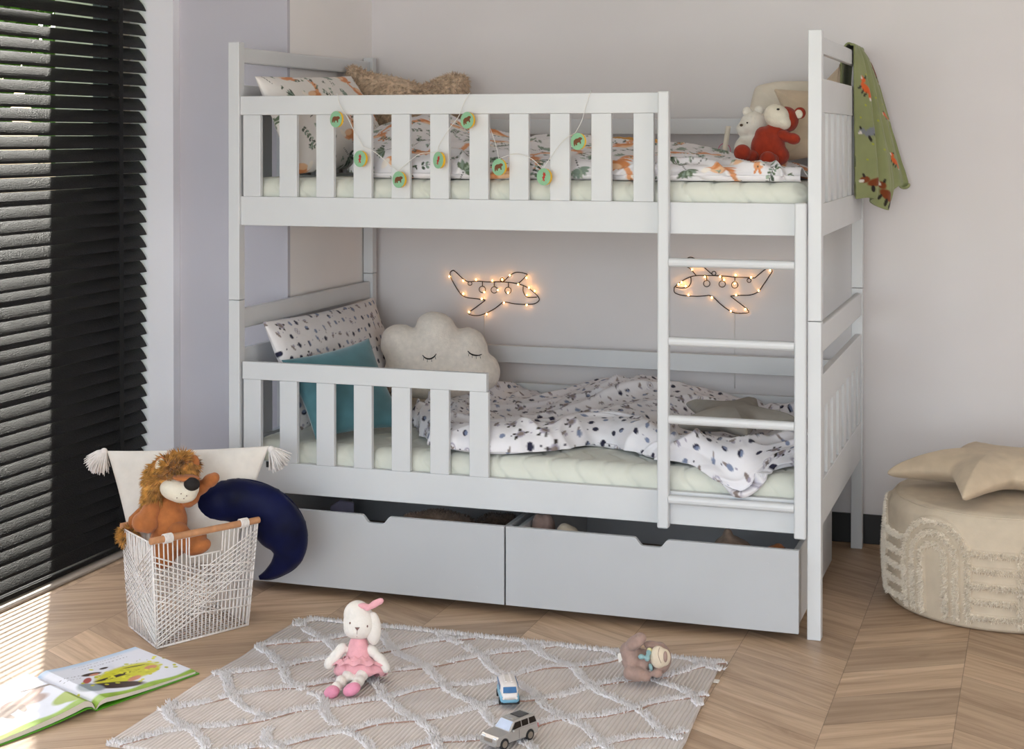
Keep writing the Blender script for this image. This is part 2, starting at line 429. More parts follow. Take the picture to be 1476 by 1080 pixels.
# floor: chevron planks
def floor_mat():
    t = NT('chevron_wood_floor'); o = t.obj(); sp = t.new('ShaderNodeSeparateXYZ'); t.lk(o, sp.inputs[0]); X, Y = sp.outputs[0], sp.outputs[1]
    W = .3115; PL = .205; TA = -.6
    cx = t.ma('DIVIDE', t.ma('SUBTRACT', X, .22), W); k = t.ma('FLOOR', cx); fx = t.ma('SUBTRACT', cx, k)
    par = t.ma('SUBTRACT', t.ma('MULTIPLY', t.ma('FLOORED_MODULO', k, 2.0), -2), -1)   # +1 even, -1 odd
    lx = t.ma('MULTIPLY', fx, W)
    v = t.ma('SUBTRACT', Y, t.ma('MULTIPLY', t.ma('MULTIPLY', par, TA), lx))
    v = t.ma('SUBTRACT', v, t.ma('MULTIPLY', t.ma('GREATER_THAN', par, 0), -TA*W+.1))
    vi = t.ma('DIVIDE', v, PL); pi_ = t.ma('FLOOR', vi); fv = t.ma('SUBTRACT', vi, pi_)
    wn = t.new('ShaderNodeTexWhiteNoise'); wn.noise_dimensions = '2D'; t.lk(t.comb(k, pi_), wn.inputs['Vector']); r = wn.outputs['Value']
    off = t.ma('MULTIPLY', r, 40.0)
    gv = t.comb(t.ma('MULTIPLY', lx, 2.2), t.ma('ADD', t.ma('MULTIPLY', v, 17.0), off), off)
    g1 = t.noise(gv, 1.0, 6, .62, 1.2)
    gv2 = t.comb(t.ma('MULTIPLY', lx, 5.0), t.ma('MULTIPLY', v, 150.0), off); g2 = t.noise(gv2, 1.0, 3, .6, .3)
    c = t.ramp(g1, [(.22, lin('8b745d')), (.40, lin('a38c75')), (.58, lin('b59e86')), (.80, lin('c6b097'))])
    c = t.mix(t.ma('MULTIPLY', g2, .35), c, lin('8b7259'), 'MULTIPLY')
    tone = t.ramp(r, [(0, (.72, .70, .68, 1)), (1, (1.10, 1.09, 1.07, 1))]); c = t.mix(1.0, c, tone, 'MULTIPLY')
    c = t.mix(1.0, c, (1.36, 1.32, 1.30, 1), 'MULTIPLY')
    e1 = t.ma('MINIMUM', fv, t.ma('SUBTRACT', 1, fv)); j1 = t.ma('LESS_THAN', e1, .0045)
    e2 = t.ma('MINIMUM', fx, t.ma('SUBTRACT', 1, fx)); j2 = t.ma('LESS_THAN', e2, .003); j = t.ma('MAXIMUM', j1, j2)
    c = t.mix(t.ma('MULTIPLY', j, .6), c, lin('4c3a2b'))
    t.lk(c, t.b.inputs['Base Color']); t.b.inputs['Specular IOR Level'].default_value = .4
    t.lk(t.ramp(g1, [(.2, .5), (.8, .36)]), t.b.inputs['Roughness'])
    t.bump(t.ma('SUBTRACT', g2, j), .12, .001)
    return t.m
M['floor'] = floor_mat()

# ================================================================== the room
BWY = 1.182; XW = -.53; CEIL = 2.75; YF = -6.4; XR = 5.0
def struct(name, a, b, m, bevel=0):
    return tag(MB().box(a, b).build(name, m, bevel=bevel), kind='structure')
struct('floor', (-.86, YF, -.12), (XR+.1, BWY+.2, 0), M['floor'])
struct('ceiling', (-.86, YF, CEIL), (XR+.1, BWY+.2, CEIL+.15), M['ceil'])
struct('wall_back', (-.005, BWY, 0), (XR+.1, BWY+.2, CEIL), M['wall'])
struct('wall_left', (-.22, .46, 0), (-.005, BWY+.2, CEIL), mat('lit_alcove_paint', 'f2edeb', .9, .012, 3, bump=.06, bscale=350))  # same wall paint lightened; side light on the alcove put into colour
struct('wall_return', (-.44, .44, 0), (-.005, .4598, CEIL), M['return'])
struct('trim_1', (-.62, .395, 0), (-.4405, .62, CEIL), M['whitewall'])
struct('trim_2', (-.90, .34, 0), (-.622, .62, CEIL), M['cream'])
struct('wall_right', (XR, YF, 0), (XR+.15, BWY, CEIL), M['wall'])
struct('baseboard_back', (1.0, BWY-.014, 0), (XR, BWY-.0005, .105), M['black'], .002)
struct('baseboard_left', (-.004, .46, 0), (.0, BWY-.002, .105), M['black'])
# glazed window wall: frame, panes, threshold; solid head above
struct('wall_window', (-.90, YF, 2.45), (-.60, .395, CEIL), M['whitewall'])
w1 = MB(); 
for y0, y1 in ((.28, .339), (-1.02, -.94), (-2.4, -2.32), (-3.8, -3.72), (-5.2, -5.12), (-6.4, -6.32)): w1.box((-.70, y0, .03), (-.63, y1, 2.45))
w1.box((-.70, -6.32, .03), (-.63, .28, .07)); w1.box((-.70, -6.32, 2.39), (-.63, .28, 2.45))
wf = tag(w1.build('window_1', M['frame']), kind='structure')
gm = NT('window_glass'); tr = gm.new('ShaderNodeBsdfTransparent'); gl = gm.new('ShaderNodeBsdfGlossy'); gl.inputs['Roughness'].default_value = .02
mx = gm.new('ShaderNodeMixShader'); mx.inputs[0].default_value = .05; gm.lk(tr.outputs[0], mx.inputs[1]); gm.lk(gl.outputs[0], mx.inputs[2]); gm.lk(mx.outputs[0], gm.out.inputs['Surface'])
tr.inputs[0].default_value = (.96, .97, .96, 1)
for y0, y1 in ((-.94, .28), (-2.32, -1.02), (-3.72, -2.4), (-5.12, -3.8), (-6.32, -5.2)):
    MB().box((-.668, y0, .07), (-.662, y1, 2.39)).build('window_pane', gm.m, wf)
struct('trim_3', (-.622, YF, 0), (-.495, .394, .010), M['sill'], .004)
# front wall with a wide window opening, behind the photographer
struct('wall_front', (-.6, YF-.15, 0), (.2, YF, CEIL), M['wall'])
struct('wall_front_pier', (4.4, YF-.15, 0), (XR+.15, YF, CEIL), M['wall']).name = 'wall_front_right'
#struct('wall_front_sill', (.2, YF-.15, 0), (4.4, YF, .5), M['wall'])
struct('wall_front_head', (.2, YF-.15, 2.45), (4.4, YF, CEIL), M['wall']).name = 'wall_front_head'
wb = MB()
for x in (.2, 2.27, 4.34): wb.box((x, YF-.10, .02), (x+.06, YF-.04, 2.45))
wb.box((.26, YF-.10, .02), (4.34, YF-.04, .08)); wb.box((.26, YF-.10, 2.39), (4.34, YF-.04, 2.45))
wb = tag(wb.build('window_2', M['frame']), kind='structure')
for x in (.26, 2.33): MB().box((x, YF-.074, .08), (x+2.01, YF-.068, 2.39)).build('window_pane', gm.m, wb)

# unseen window added to the right wall as a frame for the fill light
wc = MB()
for y in (-3.06, -1.93, -.80): wc.box((XR-.012, y, .14), (XR-.001, y+.06, 2.46))
wc.box((XR-.012, -3.0, .14), (XR-.001, -.80, .20)); wc.box((XR-.012, -3.0, 2.40), (XR-.001, -.80, 2.46))
wc = tag(wc.build('added_window_right', M['frame']), kind='structure')
for y in (-3.0, -1.87): MB().box((XR-.006, y, .20), (XR-.002, y+1.07, 2.40)).build('window_pane', gm.m, wc)

# ---- venetian blind
VB = empty('venetian_blind', (XW-.03, -.8, .03), 'dark brown wooden venetian blind hanging over the tall window on the left', 'blind')
sl = MB(); TILT = math.radians(53); PITCH = .045; YB0, YB1 = -2.3, .375
def slat_profile(zc, tilt):
    pts = []
    for i in range(7):
        s = (i/6-.5)*.052; b = .0028*(1-(2*s/.05)**2)
        for q in (b+.0013,): pts.append((s, q))
    for i in range(6, -1, -1):
        s = (i/6-.5)*.052; b = .0028*(1-(2*s/.05)**2); pts.append((s, b-.0013))
    c, n = math.cos(tilt), math.sin(tilt)
    return [(XW-.025+s*c+q*n, zc-s*n+q*c) for s, q in pts]
z = .0545; k = 0
while z < 2.42:
    pr = slat_profile(z, TILT+random.uniform(-.015, .015)); v = [(x, YB0, zz) for x, zz in pr]
    sl.prism(v, (0, YB1-YB0, 0)); z += PITCH; k += 1
sl.build('slats', M['blind'], VB)
MB().box((XW-.05, YB0, .013), (XW-.001, YB1, .029)).build('bottom_rail', M['blind'], VB, bevel=.004)
MB().box((XW-.055, YB0, 2.40), (XW+.003, YB1, 2.449)).build('head_rail', M['blind'], VB, bevel=.004)
for y in (.20, -.62, -1.45, -2.15):
    for x in (XW-.003, XW-.049):
        MB().box((x, y-.012, .03), (x+.0015, y+.012, 2.41)).build('ladder_tape', M['tape'], VB)
MB().tube([(XW+.004, .30, 2.38), (XW+.004, .30, 1.6)], .0012, 6)

# ================================================================== bunk bed
L, D, PW, HP, ZS = 1.9336, 1.1277, .0396, 1.78, .9306
BED = empty('bunk_bed', (L/2, D/2, 0), 'white wooden bunk bed with a ladder, barred rails and two mattresses', 'bed')
bev = .0022
def bpart(name, mb, parent=BED, b=bev): return mb.build(name, M['bed'], parent, bevel=b)
for x in (0, L-PW):
    for y in (0, D-PW):
        bpart('lower_post', MB().box((x, y, 0), (x+PW, y+PW, ZS-.0008))); bpart('upper_post', MB().box((x, y, ZS+.0008), (x+PW, y+PW, HP)))
RY0, RY1 = .012, .032
# upper front: rail, barred guard
bpart('side_rail', MB().box((PW, RY0, 1.1775), (L-PW, RY1+.004, 1.2725)))
g = bpart('guard_top_rail', MB().box((PW, RY0-.002, 1.54), (1.452, RY1, 1.602)))
for i in range(11):
    x = .08+.132*i; bpart('guard_bar', MB().box((x-.0315, RY0, 1.2727), (x+.0315, RY1-.002, 1.5398)), b=.0015)
bpart('side_rail', MB().box((PW, RY0, .304), (L-PW, RY1+.004, .4035)))
bpart('guard_top_rail', MB().box((.045, RY0-.002, .671), (.898, RY1, .729)))
for i in range(7):
    x = .08+.132*i; bpart('guard_bar', MB().box((x-.0315, RY0, .4037), (x+.0315, RY1-.002, .6708)), b=.0015)
# back rails
for z0, z1 in ((.304, .40), (.47, .528), (.603, .668), (1.1775, 1.2725), (1.478, 1.536)):
    bpart('back_rail', MB().box((PW, D-.030, z0), (L-PW, D-.008, z1)))
# end panels
def end_panel(x0, x1):
    for base, top0, top1, p1 in ((0, .832, .900 if x0 < 1 else .914, .767), (1, 1.712, 1.764, 1.640)):
        pb0, pb1 = (.322, .455) if base == 0 else (1.175, 1.272)
        bpart('end_top_board', MB().box((x0, PW-.001, top0), (x1, D-PW+.001, top1)), b=.006)
        hd = .10; bpart('end_upper_board', MB().box((x0, PW-.001, p1-hd), (x1, D-PW+.001, p1)))
        bpart('end_lower_board', MB().box((x0, PW-.001, pb0), (x1, D-PW+.001, pb1)))
        for i in range(8):
            y = .088+.136*i; bpart('end_bar', MB().box((x0+.002, y-.034, pb1+.0003), (x1-.002, y+.034, p1-hd-.0003)), b=.001)
end_panel(L-.026, L-.004); end_panel(.008, .030)
# ladder
for x0, top in ((1.450, 1.605), (1.858, 1.276)):
    o = MB().box((x0, -.020, .296), (x0+.034, .0115, top)); bpart('ladder_stile', o, b=.005)
for z in (1.093, .857, .623, .383):
    R_ = []
    for xx in (1.4842, 1.8578):
        for a in range(16):
            t = 2*PI*a/16; R_.append((xx, -.004+.0148*math.copysign(abs(math.cos(t))**.8, math.cos(t)), z+.0135*math.copysign(abs(math.sin(t))**.8, math.sin(t))))
    m_ = MB(); m_.v = R_; m_.f = [tuple(range(16))[::-1], tuple(range(16, 32))]+[(i, (i+1) % 16, 16+(i+1) % 16, 16+i) for i in range(16)]
    m_.build('ladder_rung', M['bed'], BED, smooth=False)
# slatted bases
for z in (.335, 1.205):
    for y in (.04, D-.06): MB().box((PW, y, z-.02), (L-PW, y+.02, z)).build('base_bearer', M['slatwood'], BED)
    for i in range(13):
        x = .10+i*.142; MB().box((x, .04, z+.0002), (x+.07, D-.04, z+.015)).build('base_slat', M['slatwood'], BED)

# ================================================================== mattresses with a quilted wave pattern
def mattress(z0, z1, label, name='mattress'):
    x0, x1, y0, y1 = .042, L-.045, .040, D-.035; h = z1-z0; r = h*.40
    prof = []
    for i in range(9): a = PI/2*i/8; prof.append((r*(1-math.cos(a)) if 0 else r*(1-math.sin(a)), z1-r+r*math.cos(a)))
    prof = [(r*(1-math.sin(PI/2*i/10)), z1-r+r*math.cos(PI/2*i/10)) for i in range(11)]
    prof += [(0, z1-r-(h-2*r)*i/3) for i in range(1, 4)]+[(r*(1-math.cos(PI/2*i/6)), z0+r-r*math.sin(PI/2*i/6)) for i in range(1, 7)]
    def loop(ins, per=520):
        a, b, c, d = x0+ins, x1-ins, y0+ins, y1-ins; cr = max(.05-ins, .004); P = []
        segs = [((a+cr, c), (b-cr, c), 240), ((b, c+cr), (b, d-cr), 100), ((b-cr, d), (a+cr, d), 120), ((a, d-cr), (a, c+cr), 100)]
        cen = [(b-cr, c+cr, -90), (b-cr, d-cr, 0), (a+cr, d-cr, 90), (a+cr, c+cr, 180)]
        for (s, e, n), (ux, uy, a0) in zip(segs, cen):
            for i in range(n): t = i/n; P.append((s[0]+(e[0]-s[0])*t, s[1]+(e[1]-s[1])*t))
            for i in range(6): q = math.radians(a0+90*i/6); P.append((ux+cr*math.cos(q), uy+cr*math.sin(q)))
        return P
    mb = MB(); rings = []; ins0 = np.linspace(.46, r+.001, 44)
    for ins in ins0: rings.append([(x, y, z1) for x, y in loop(ins)])
    for ins, z in prof: rings.append([(x, y, z) for x, y in loop(ins)])
    G = np.array(rings); N = gnormals(G); 
    N = np.where((N[..., 2:3] < 0) & (G[..., 2:3] > z1-.001), -N, N)
    x, y = G[..., 0], G[..., 1]+(z1-G[..., 2])
    q = x/.085+.32*np.sin(y*2*PI/.17+np.where(np.floor(x/.085) % 2 == 0, 0, 0)); f = np.abs(q-np.round(q))
    dent = np.exp(-(f/.055)**2)*.0065+fbm(np.c_[G.reshape(-1, 3)*9], 2, 4).reshape(f.shape)*-.0025
    cen = np.array([(x0+x1)/2, (y0+y1)/2, (z0+z1)/2]); out = np.sign(((G-cen)*N).sum(-1)); 
    G = G-N*(dent*out)[..., None]
    mb.grid(G, close_u=True); n = G.shape[1]; m_ = G.shape[0]
    mb.f += [tuple(range(n)), tuple((m_-1)*n+i for i in range(n))]
    return tag(mb.build(name, M['mattress'], smooth=True), label, 'mattress')
mattress(.352, .466, 'pale quilted mattress on the lower bunk')
mattress(1.222, 1.334, 'pale quilted mattress on the upper bunk behind the barred guard')

# ================================================================== underbed drawers
def drawer(x0, x1, notch, label):
    y0 = -.049; y1 = .78; z0, z1 = .029, .271; t = .016
    r = empty('storage_drawer', ((x0+x1)/2, y0, 0), label, 'drawer', None)
    a, b = notch; d = .024; P = [(x0, y0, z0), (x1, y0, z0), (x1, y0, z1)]
    def sm(t_): return t_*t_*(3-2*t_)
    w = .028
    for i in range(9): t_ = i/8; P.append((b+w*.5-w*t_, y0, z1-d*sm(t_)))
    for i in range(9): t_ = i/8; P.append((a+w*.5-w*t_, y0, z1-d*(1-sm(t_))))
    P.append((x0, y0, z1))
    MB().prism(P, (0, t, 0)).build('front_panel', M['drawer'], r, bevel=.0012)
    for x in (x0+.010, x1-.026): MB().box((x, y0+t+.0003, z0+.004), (x+t, y1, z1-.018)).build('side_panel', M['dboard'] if x > x1-.1 and 0 else M['bed'], r, bevel=.001)
    MB().box((x0+.027, y1-t, z0+.004), (x1-.0265, y1-.0002, z1-.02)).build('back_panel', M['bed'], r)
    MB().box((x0+.027, y0+t+.0005, z0+.006), (x1-.0265, y1-t-.0005, z0+.012)).build('drawer_bottom', M['dboard'], r)
    for x in (x0+.09, x1-.09):
        for z in (.075, .225):
            MB().tube([(x, y0-.0012, z), (x, y0+.001, z)], .004, 12).build('screw_cap', M['drawer'], r)
    for x in (x0+.06, x1-.06):
        for y in (y0+.19, y1-.06):
            MB().tube([(x-.008, y, .0145), (x+.008, y, .0145)], .0145, 16).build('caster', M['frame'], r, smooth=False)
            MB().box((x-.010, y-.006, .024), (x+.010, y+.006, .0345)).build('caster_bracket', M['frame'], r)
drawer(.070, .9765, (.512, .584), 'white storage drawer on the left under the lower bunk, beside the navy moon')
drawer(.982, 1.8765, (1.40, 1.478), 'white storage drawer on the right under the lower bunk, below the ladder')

# ================================================================== lower bunk bedding
def bilin(*c): return c
pl, _ = pillow('patterned_pillow', (.225, .08, .50), (.22, .98, .50), (.082, 1.0, .846), (.082, .085, .852), .11, M['cloth'], motifs=motifs_space(.95, .42, 5, .058), base='e6e2e3', n=150, wr=.010, seed=3)
tag(pl, 'navy and grey printed white pillow leaning in the left corner of the lower bunk', 'pillow')
tl, _ = pillow('teal_velvet_cushion', (.292, .050, .478), (.500, .32, .484), (.318, .42, .767), (.150, .085, .728), .11, M['teal'], n=50, wr=.007, seed=8, pinch=.09)
tag(tl, 'square teal velvet cushion tilted on its corner behind the lower guard bars', 'cushion')
# cloud
fc = Fr(635, 510, 'Y', .84)
co = [(549, 502), (552, 480), (566, 469), (584, 468), (597, 472), (604, 458), (618, 450), (636, 451), (650, 459), (660, 473), (676, 472), (693, 480), (702, 496), (705, 509), (716, 519), (721, 536), (716, 553), (700, 564), (678, 568), (655, 574), (628, 577), (600, 574), (575, 568), (556, 553), (553, 536), (556, 520)]
cl = cushion(co, fc, .17, wr=.003, seed=2, per=220, R=.10)
CL = tag(cl.build('cloud_cushion', M['cloud'], smooth=True), 'cream fleece cloud shaped cushion with two closed embroidered eyes', 'cushion')
from mathutils.bvhtree import BVHTree
def bvh(mb): return BVHTree.FromPolygons([Vector(p) for p in mb.v], mb.f)
def drape(tree, pts, off=.0012):
    """push measured drawing points onto the surface they are sewn to"""
    R = []
    for x, y in pts:
        d = Vector(ray(x, y)).normalized(); h = tree.ray_cast(Vector(CAM)+d*.5, d)
        if h[0] is None: h = tree.find_nearest(Vector(CAM)+d*4.5)
        n = h[1] if h[1].dot(d) < 0 else -h[1]
        R.append(np.array(h[0]+n*off))
    return R
tc = bvh(cl)
for eye in (((609, 512), (613, 516), (619, 517.5), (625, 515), (629, 510)), ((674, 506), (678, 510), (683, 512), (689, 512.5), (694, 511))):
    e = MB(); P = catmull(np.array(eye, float), 14); e.tube(drape(tc, P), [.0012+.0016*math.sin(PI*i/13) for i in range(14)], 6)
    for i in (2, 5, 8, 11):
        x, y = P[i]; e.tube(drape(tc, [(x, y), (x+(i-6)*.25, y+5)]), .0008, 5)
    e.build('sewn_eye', M['ink'], CL)

# duvet on the lower bunk
def duvet_low():
    X = [.44, .60, .72, .80, .90, 1.03, 1.17, 1.29, 1.42, 1.56, 1.70, 1.79, 1.86]
    fy = [.50, .26, .08, .05, .045, .105, .27, .225, .12, .065, -.002, .10, .20]
    fz = [.470, .470, .470, .468, .468, .468, .468, .470, .468, .462, .405, .470, .474]
    cz = [.505, .515, .520, .530, .540, .560, .562, .545, .525, .520, .535, .572, .585]
    mz = [.515, .520, .520, .500, .505, .520, .530, .515, .500, .490, .505, .540, .560]
    rows = []
    n = len(X)
    rows.append([(X[i], 1.080, .472) for i in range(n)])
    rows.append([(X[i], 1.060, cz[i]-.030) for i in range(n)])
    rows.append([(X[i], .960, cz[i]) for i in range(n)])
    rows.append([(X[i], .82, cz[i]-.005) for i in range(n)])
    rows.append([(X[i], .82*.62+fy[i]*.38, mz[i]) for i in range(n)])
    rows.append([(X[i], .82*.30+fy[i]*.70, mz[i]-.004) for i in range(n)])
    rows.append([(X[i], fy[i]+.075, max(fz[i], .468)+.066) for i in range(n)])
    rows.append([(X[i], fy[i]+.010, fz[i]+.042) for i in range(n)])
    rows.append([(X[i], fy[i]-.004, fz[i]+.012) for i in range(n)])
    rows.append([(X[i], fy[i]+.012, fz[i]+.001) for i in range(n)])
    G = surf(np.array(rows), 330, 380); uv = arc_uv(G); U = uv.reshape(-1, 2); Nn = gnormals(G); Nn *= np.sign(Nn[..., 2:3]+1e-9)
    th = .5+.7*fbm(np.c_[U*2.2, np.zeros(len(U))], 2, 12)
    p = np.c_[U[:, 0]*np.cos(th)+U[:, 1]*np.sin(th), (-U[:, 0]*np.sin(th)+U[:, 1]*np.cos(th))*.45]
    w = np.power(np.clip(ridge(p*4.5+3, 21), 0, 1), 1.7)*.040+np.power(np.clip(ridge(p*13, 9), 0, 1), 1.6)*.015+fbm(U*24, 2, 2)*.003
    w = (w-.016).reshape(G.shape[:2]); inside = np.clip(np.minimum(np.linspace(0, 1, G.shape[0]), 1-np.linspace(0, 1, G.shape[0]))*9, 0, 1)[:, None]
    G = G+Nn*(w*(.25+.75*inside))[..., None]
    G[..., 2] = np.where(G[..., 1] > .038, np.maximum(G[..., 2], .4685), G[..., 2])
    mb = MB(); mb.grid(G); mb.c.extend(print_cloth(U, 'e9e7ec', motifs_space(U[:, 0].max(), U[:, 1].max(), 11, .056)))
    return mb
mb = duvet_low()
tag(mb.build('patterned_duvet', M['cloth'], smooth=True, recalc=False, solid=.004), 'crumpled white duvet with a small navy and grey print on the lower bunk', 'duvet')
TD = bvh(mb)
# folded-back corner of the duvet by the bars, seen as part of the same bedding: a rolled hem
def star_outline(cx, cy, R, r, rot, n=5, sq=1.0):
    P = []
    for i in range(2*n):
        a = rot+PI*i/n; q = R if i % 2 == 0 else r; P.append((cx+q*math.cos(a), cy-q*math.sin(a)*sq))
    return P
def round_poly(P, t=.22, m=3):
    out = []; n = len(P)
    for i in range(n):
        a = np.array(P[i-1], float); b = np.array(P[i], float); c = np.array(P[(i+1) % n], float)
        p0 = b+(a-b)*t*.5; p1 = b+(c-b)*t*.5
        for k in range(m+1):
            s = k/m; out.append(tuple((1-s)**2*p0+2*s*(1-s)*b+s*s*p1))
    return out
def flat_star(name, cx, cy, zc, R, rot, T, m, rx=0, ry=0, seed=1, r=.5):
    """five-pointed stuffed star lying at a place: built flat, then leaned"""
    f = Fr(738, 540, 'Y', 0); f.P = np.array([0, 0, 0.]); f.k = 1; f.R = np.array([1., 0, 0]); f.px = f.py = 0
    f.F = np.array([0, 1., 0])
    o = round_poly(star_outline(0, 0, R, R*r, rot), .06)
    mb = cushion(o, f, T, wr=.004, seed=seed, per=240, lin_out=True, R=R*.42, rings=30)
    V = np.array(mb.v)           # x right, z up, y thickness -> lay down
    M_ = Matrix.Translation((cx, cy, zc)) @ Euler((rx, ry, 0)).to_matrix().to_4x4() @ Matrix.Rotation(-PI/2, 4, 'X')
    mb.v = [tuple(M_ @ Vector(p)) for p in V]
    return mb
mb = flat_star('grey_star_cushion', 1.595, .42, .566, .205, .10, .080, M['greystar'], rx=math.radians(7), ry=math.radians(1), seed=5)
tag(mb.build('star_cushion', M['greystar'], smooth=True), 'grey star shaped cushion lying on the patterned duvet behind the ladder', 'cushion')

# ================================================================== upper bunk bedding
pu, _ = pillow('patterned_pillow', (.215, .075, 1.345), (.30, .72, 1.36), (.105, .74, 1.694), (.078, .038, 1.668), .14, M['cloth'], motifs=motifs_forest(.70, .42, 4, .125), base='e6e1dd', n=150, wr=.008, seed=6, pinch=.05)
tag(pu, 'white pillow printed with green leaves leaning at the left end of the upper bunk', 'pillow')
def duvet_up():
    X = [.345, .42, .50, .58, .66, .74, .86, 1.00, 1.14, 1.28, 1.42, 1.56, 1.70, 1.80, 1.862]
    cz = [1.50, 1.535, 1.545, 1.520, 1.490, 1.475, 1.462, 1.462, 1.455, 1.450, 1.436, 1.415, 1.385, 1.360, 1.345]
    fy = [.22, .12, .07, .06, .055, .055, .055, .07, .075, .07, .052, .052, .055, .06, .07]
    rows = []; n = len(X)
    rows.append([(X[i], 1.06, 1.338) for i in range(n)])
    rows.append([(X[i], 1.03, .5*cz[i]+.5*1.36) for i in range(n)])
    rows.append([(X[i], .85, cz[i]-.03) for i in range(n)])
    rows.append([(X[i], .62, cz[i]) for i in range(n)])
    rows.append([(X[i], .40, cz[i]-.015) for i in range(n)])
    rows.append([(X[i], .20+fy[i]*.3, .55*cz[i]+.45*1.37) for i in range(n)])
    rows.append([(X[i], fy[i]+.035, 1.382+.25*(cz[i]-1.40)*(cz[i] > 1.4)) for i in range(n)])
    rows.append([(X[i], fy[i]+.004, 1.362) for i in range(n)])
    rows.append([(X[i], fy[i]+.002, 1.345) for i in range(n)])
    rows.append([(X[i], fy[i]+.018, 1.3365) for i in range(n)])
    G = surf(np.array(rows), 260, 430); uv = arc_uv(G); U = uv.reshape(-1, 2); Nn = gnormals(G); Nn *= np.sign(Nn[..., 2:3]+1e-9)
    th = .9+.8*fbm(np.c_[U*2.5, np.zeros(len(U))], 2, 31)
    p = np.c_[U[:, 0]*np.cos(th)+U[:, 1]*np.sin(th), (-U[:, 0]*np.sin(th)+U[:, 1]*np.cos(th))*.5]
    w = np.power(np.clip(ridge(p*6+9, 41), 0, 1), 1.5)*.020+fbm(U*24, 2, 2)*.003
    w = (w-.006).reshape(G.shape[:2]); ins = np.clip(np.minimum(np.linspace(0, 1, G.shape[0]), 1-np.linspace(0, 1, G.shape[0]))*8, 0, 1)[:, None]
    G = G+Nn*(w*ins)[..., None]; G[..., 2] = np.maximum(G[..., 2], 1.3362); G[..., 1] = np.maximum(G[..., 1], .040)
    fl_ = G.reshape(-1, 3); i0 = np.argmin((fl_[:, 0]-1.26)**2+(fl_[:, 1]-.56)**2); mus = [(U[i0, 0], U[i0, 1], .13, .05, 0, lin('c9913f'))]
    mb = MB(); mb.grid(G); mb.c.extend(print_cloth(U, 'e6e3e6', motifs_forest(U[:, 0].max(), U[:, 1].max(), 9, .118)+mus))
    return mb
mb = duvet_up(); TU = bvh(mb)
tag(mb.build('patterned_duvet', M['cloth'], smooth=True, recalc=False, solid=.004), 'rumpled white duvet printed with foxes and leaves along the upper bunk', 'duvet')
# fluffy tan cushion
ff = Fr(590, 140, 'Y', .93)
fo = [(501, 99), (515, 98), (532, 104), (550, 108), (572, 111), (592, 117), (608, 123), (622, 118), (640, 110), (658, 107), (672, 110), (676, 122), (674, 145), (664, 172), (648, 192), (622, 203), (594, 206), (560, 203), (530, 190), (512, 165), (503, 130)]
fm = cushion(fo, ff, .15, wr=.010, seed=12, per=150, R=.07)
FC = tag(fm.build('fluffy_cushion', M['tanfur'], smooth=True), 'fluffy tan cushion resting against the back rail of the upper bunk', 'cushion')
P, N = sample(fm, 9000); fu = MB()
for p, n in zip(P, N):
    if n[1] > .3 or p[2] < 1.52: continue
    cc = fbm(p[None]*9, 2, 3)[0]; d = n+np.array([cc*1.2, -.1, -.8+cc*.6])+rng.normal(0, .35, 3); fu.cone(p-n*.002, d, .016+.006*rng.random(), .0026, 3)
tag(fu.build('fur', M['tanfur'], FC, recalc=False), kind='stuff')
# ================================================================== plush toys of the upper bunk
MP = {}
def pm(k, c, **kw):
    MP[k] = mat(k, c, kw.pop('rough', .95), kw.pop('var', .10), kw.pop('ns', 40), bump=kw.pop('bump', .5), bscale=260, sheen=.15, **kw); return MP[k]
pm('red_plush', '9c2f12'); pm('white_plush', 'e3ddd2', var=.03); pm('cream_plush', 'e6ddca', var=.03); pm('orange_plush', 'b06a38'); pm('mane_fur', 'c78f45', var=.35, ns=60)
pm('brown_plush', 'a4887d'); pm('muzzle_cream', 'dccbb4', var=.03); pm('pink_cloth', 'e9a9b0', var=.05); pm('pink_shoe', 'e08fa9', var=.06); pm('doll_white', 'e8e0d8', var=.02)
pm('mint_cloth', '8fb0b2', var=.06); pm('dark_plush', '4a382b', var=.2); pm('taupe_plush', 'a08673', var=.2); pm('lilac_cloth', 'b9b3d0', var=.05)
M['eye'] = mat('glossy_black_bead', '0d0b0a', .15, .01)
M['brownthread'] = mat('brown_thread', '7b5b55', .9, .03)
def lumps(fr, L, voxel=.0045, it=5):
    mb = MB()
    for e in L: mb.fe(fr, *e)
    return remesh(mb, voxel, it)
def one(fr, e): return MB().fe(fr, *e)

# red plush with a cream face
fr = Fr(1108, 236, 'Y', .42)
rt = empty('red_plush_toy', fr.p(1108, 236), 'dark red plush animal with a cream face sitting on the upper bunk duvet', 'plush toy')
body = lumps(fr, [(1107, 212, 0, 25, 26, .055, 0), (1101, 196, 0, 13, 14, .04, 20), (1118, 224, 0, 20, 16, .05, 0), (1113, 190, 0, 12, 12, .035, 0), 
    (1086, 226, -.02, 16, 8, .03, 0), (1134, 172, .01, 17, 19, .045, 20), (1124, 182, .0, 12, 10, .035, 0)])
body.build('body', MP['red_plush'], rt, smooth=True)
lumps(fr, [(1143, 200, -.035, 11, 8.5, .020, -12), (1130, 196, -.02, 12, 9, .026, -20)], .004).build('arm', MP['red_plush'], rt, smooth=True)
lumps(fr, [(1070, 220, -.06, 12.5, 12, .026, 0), (1082, 225, -.04, 12, 9, .026, 0)], .004).build('foot', MP['red_plush'], rt, smooth=True)
lumps(fr, [(1107, 229, -.075, 12, 11, .026, 0), (1112, 230, -.05, 11, 9, .026, 0)], .004).build('foot', MP['red_plush'], rt, smooth=True)
face = lumps(fr, [(1120, 168, -.012, 20, 17, .042, -38), (1128, 176, -.015, 13, 11, .038, -35)], .004)
face.build('cream_face', MP['cream_plush'], rt, smooth=True)
one(fr, (1153, 163, -.005, 8.5, 8.5, .012, 0)).build('ear', MP['red_plush'], rt, smooth=True)
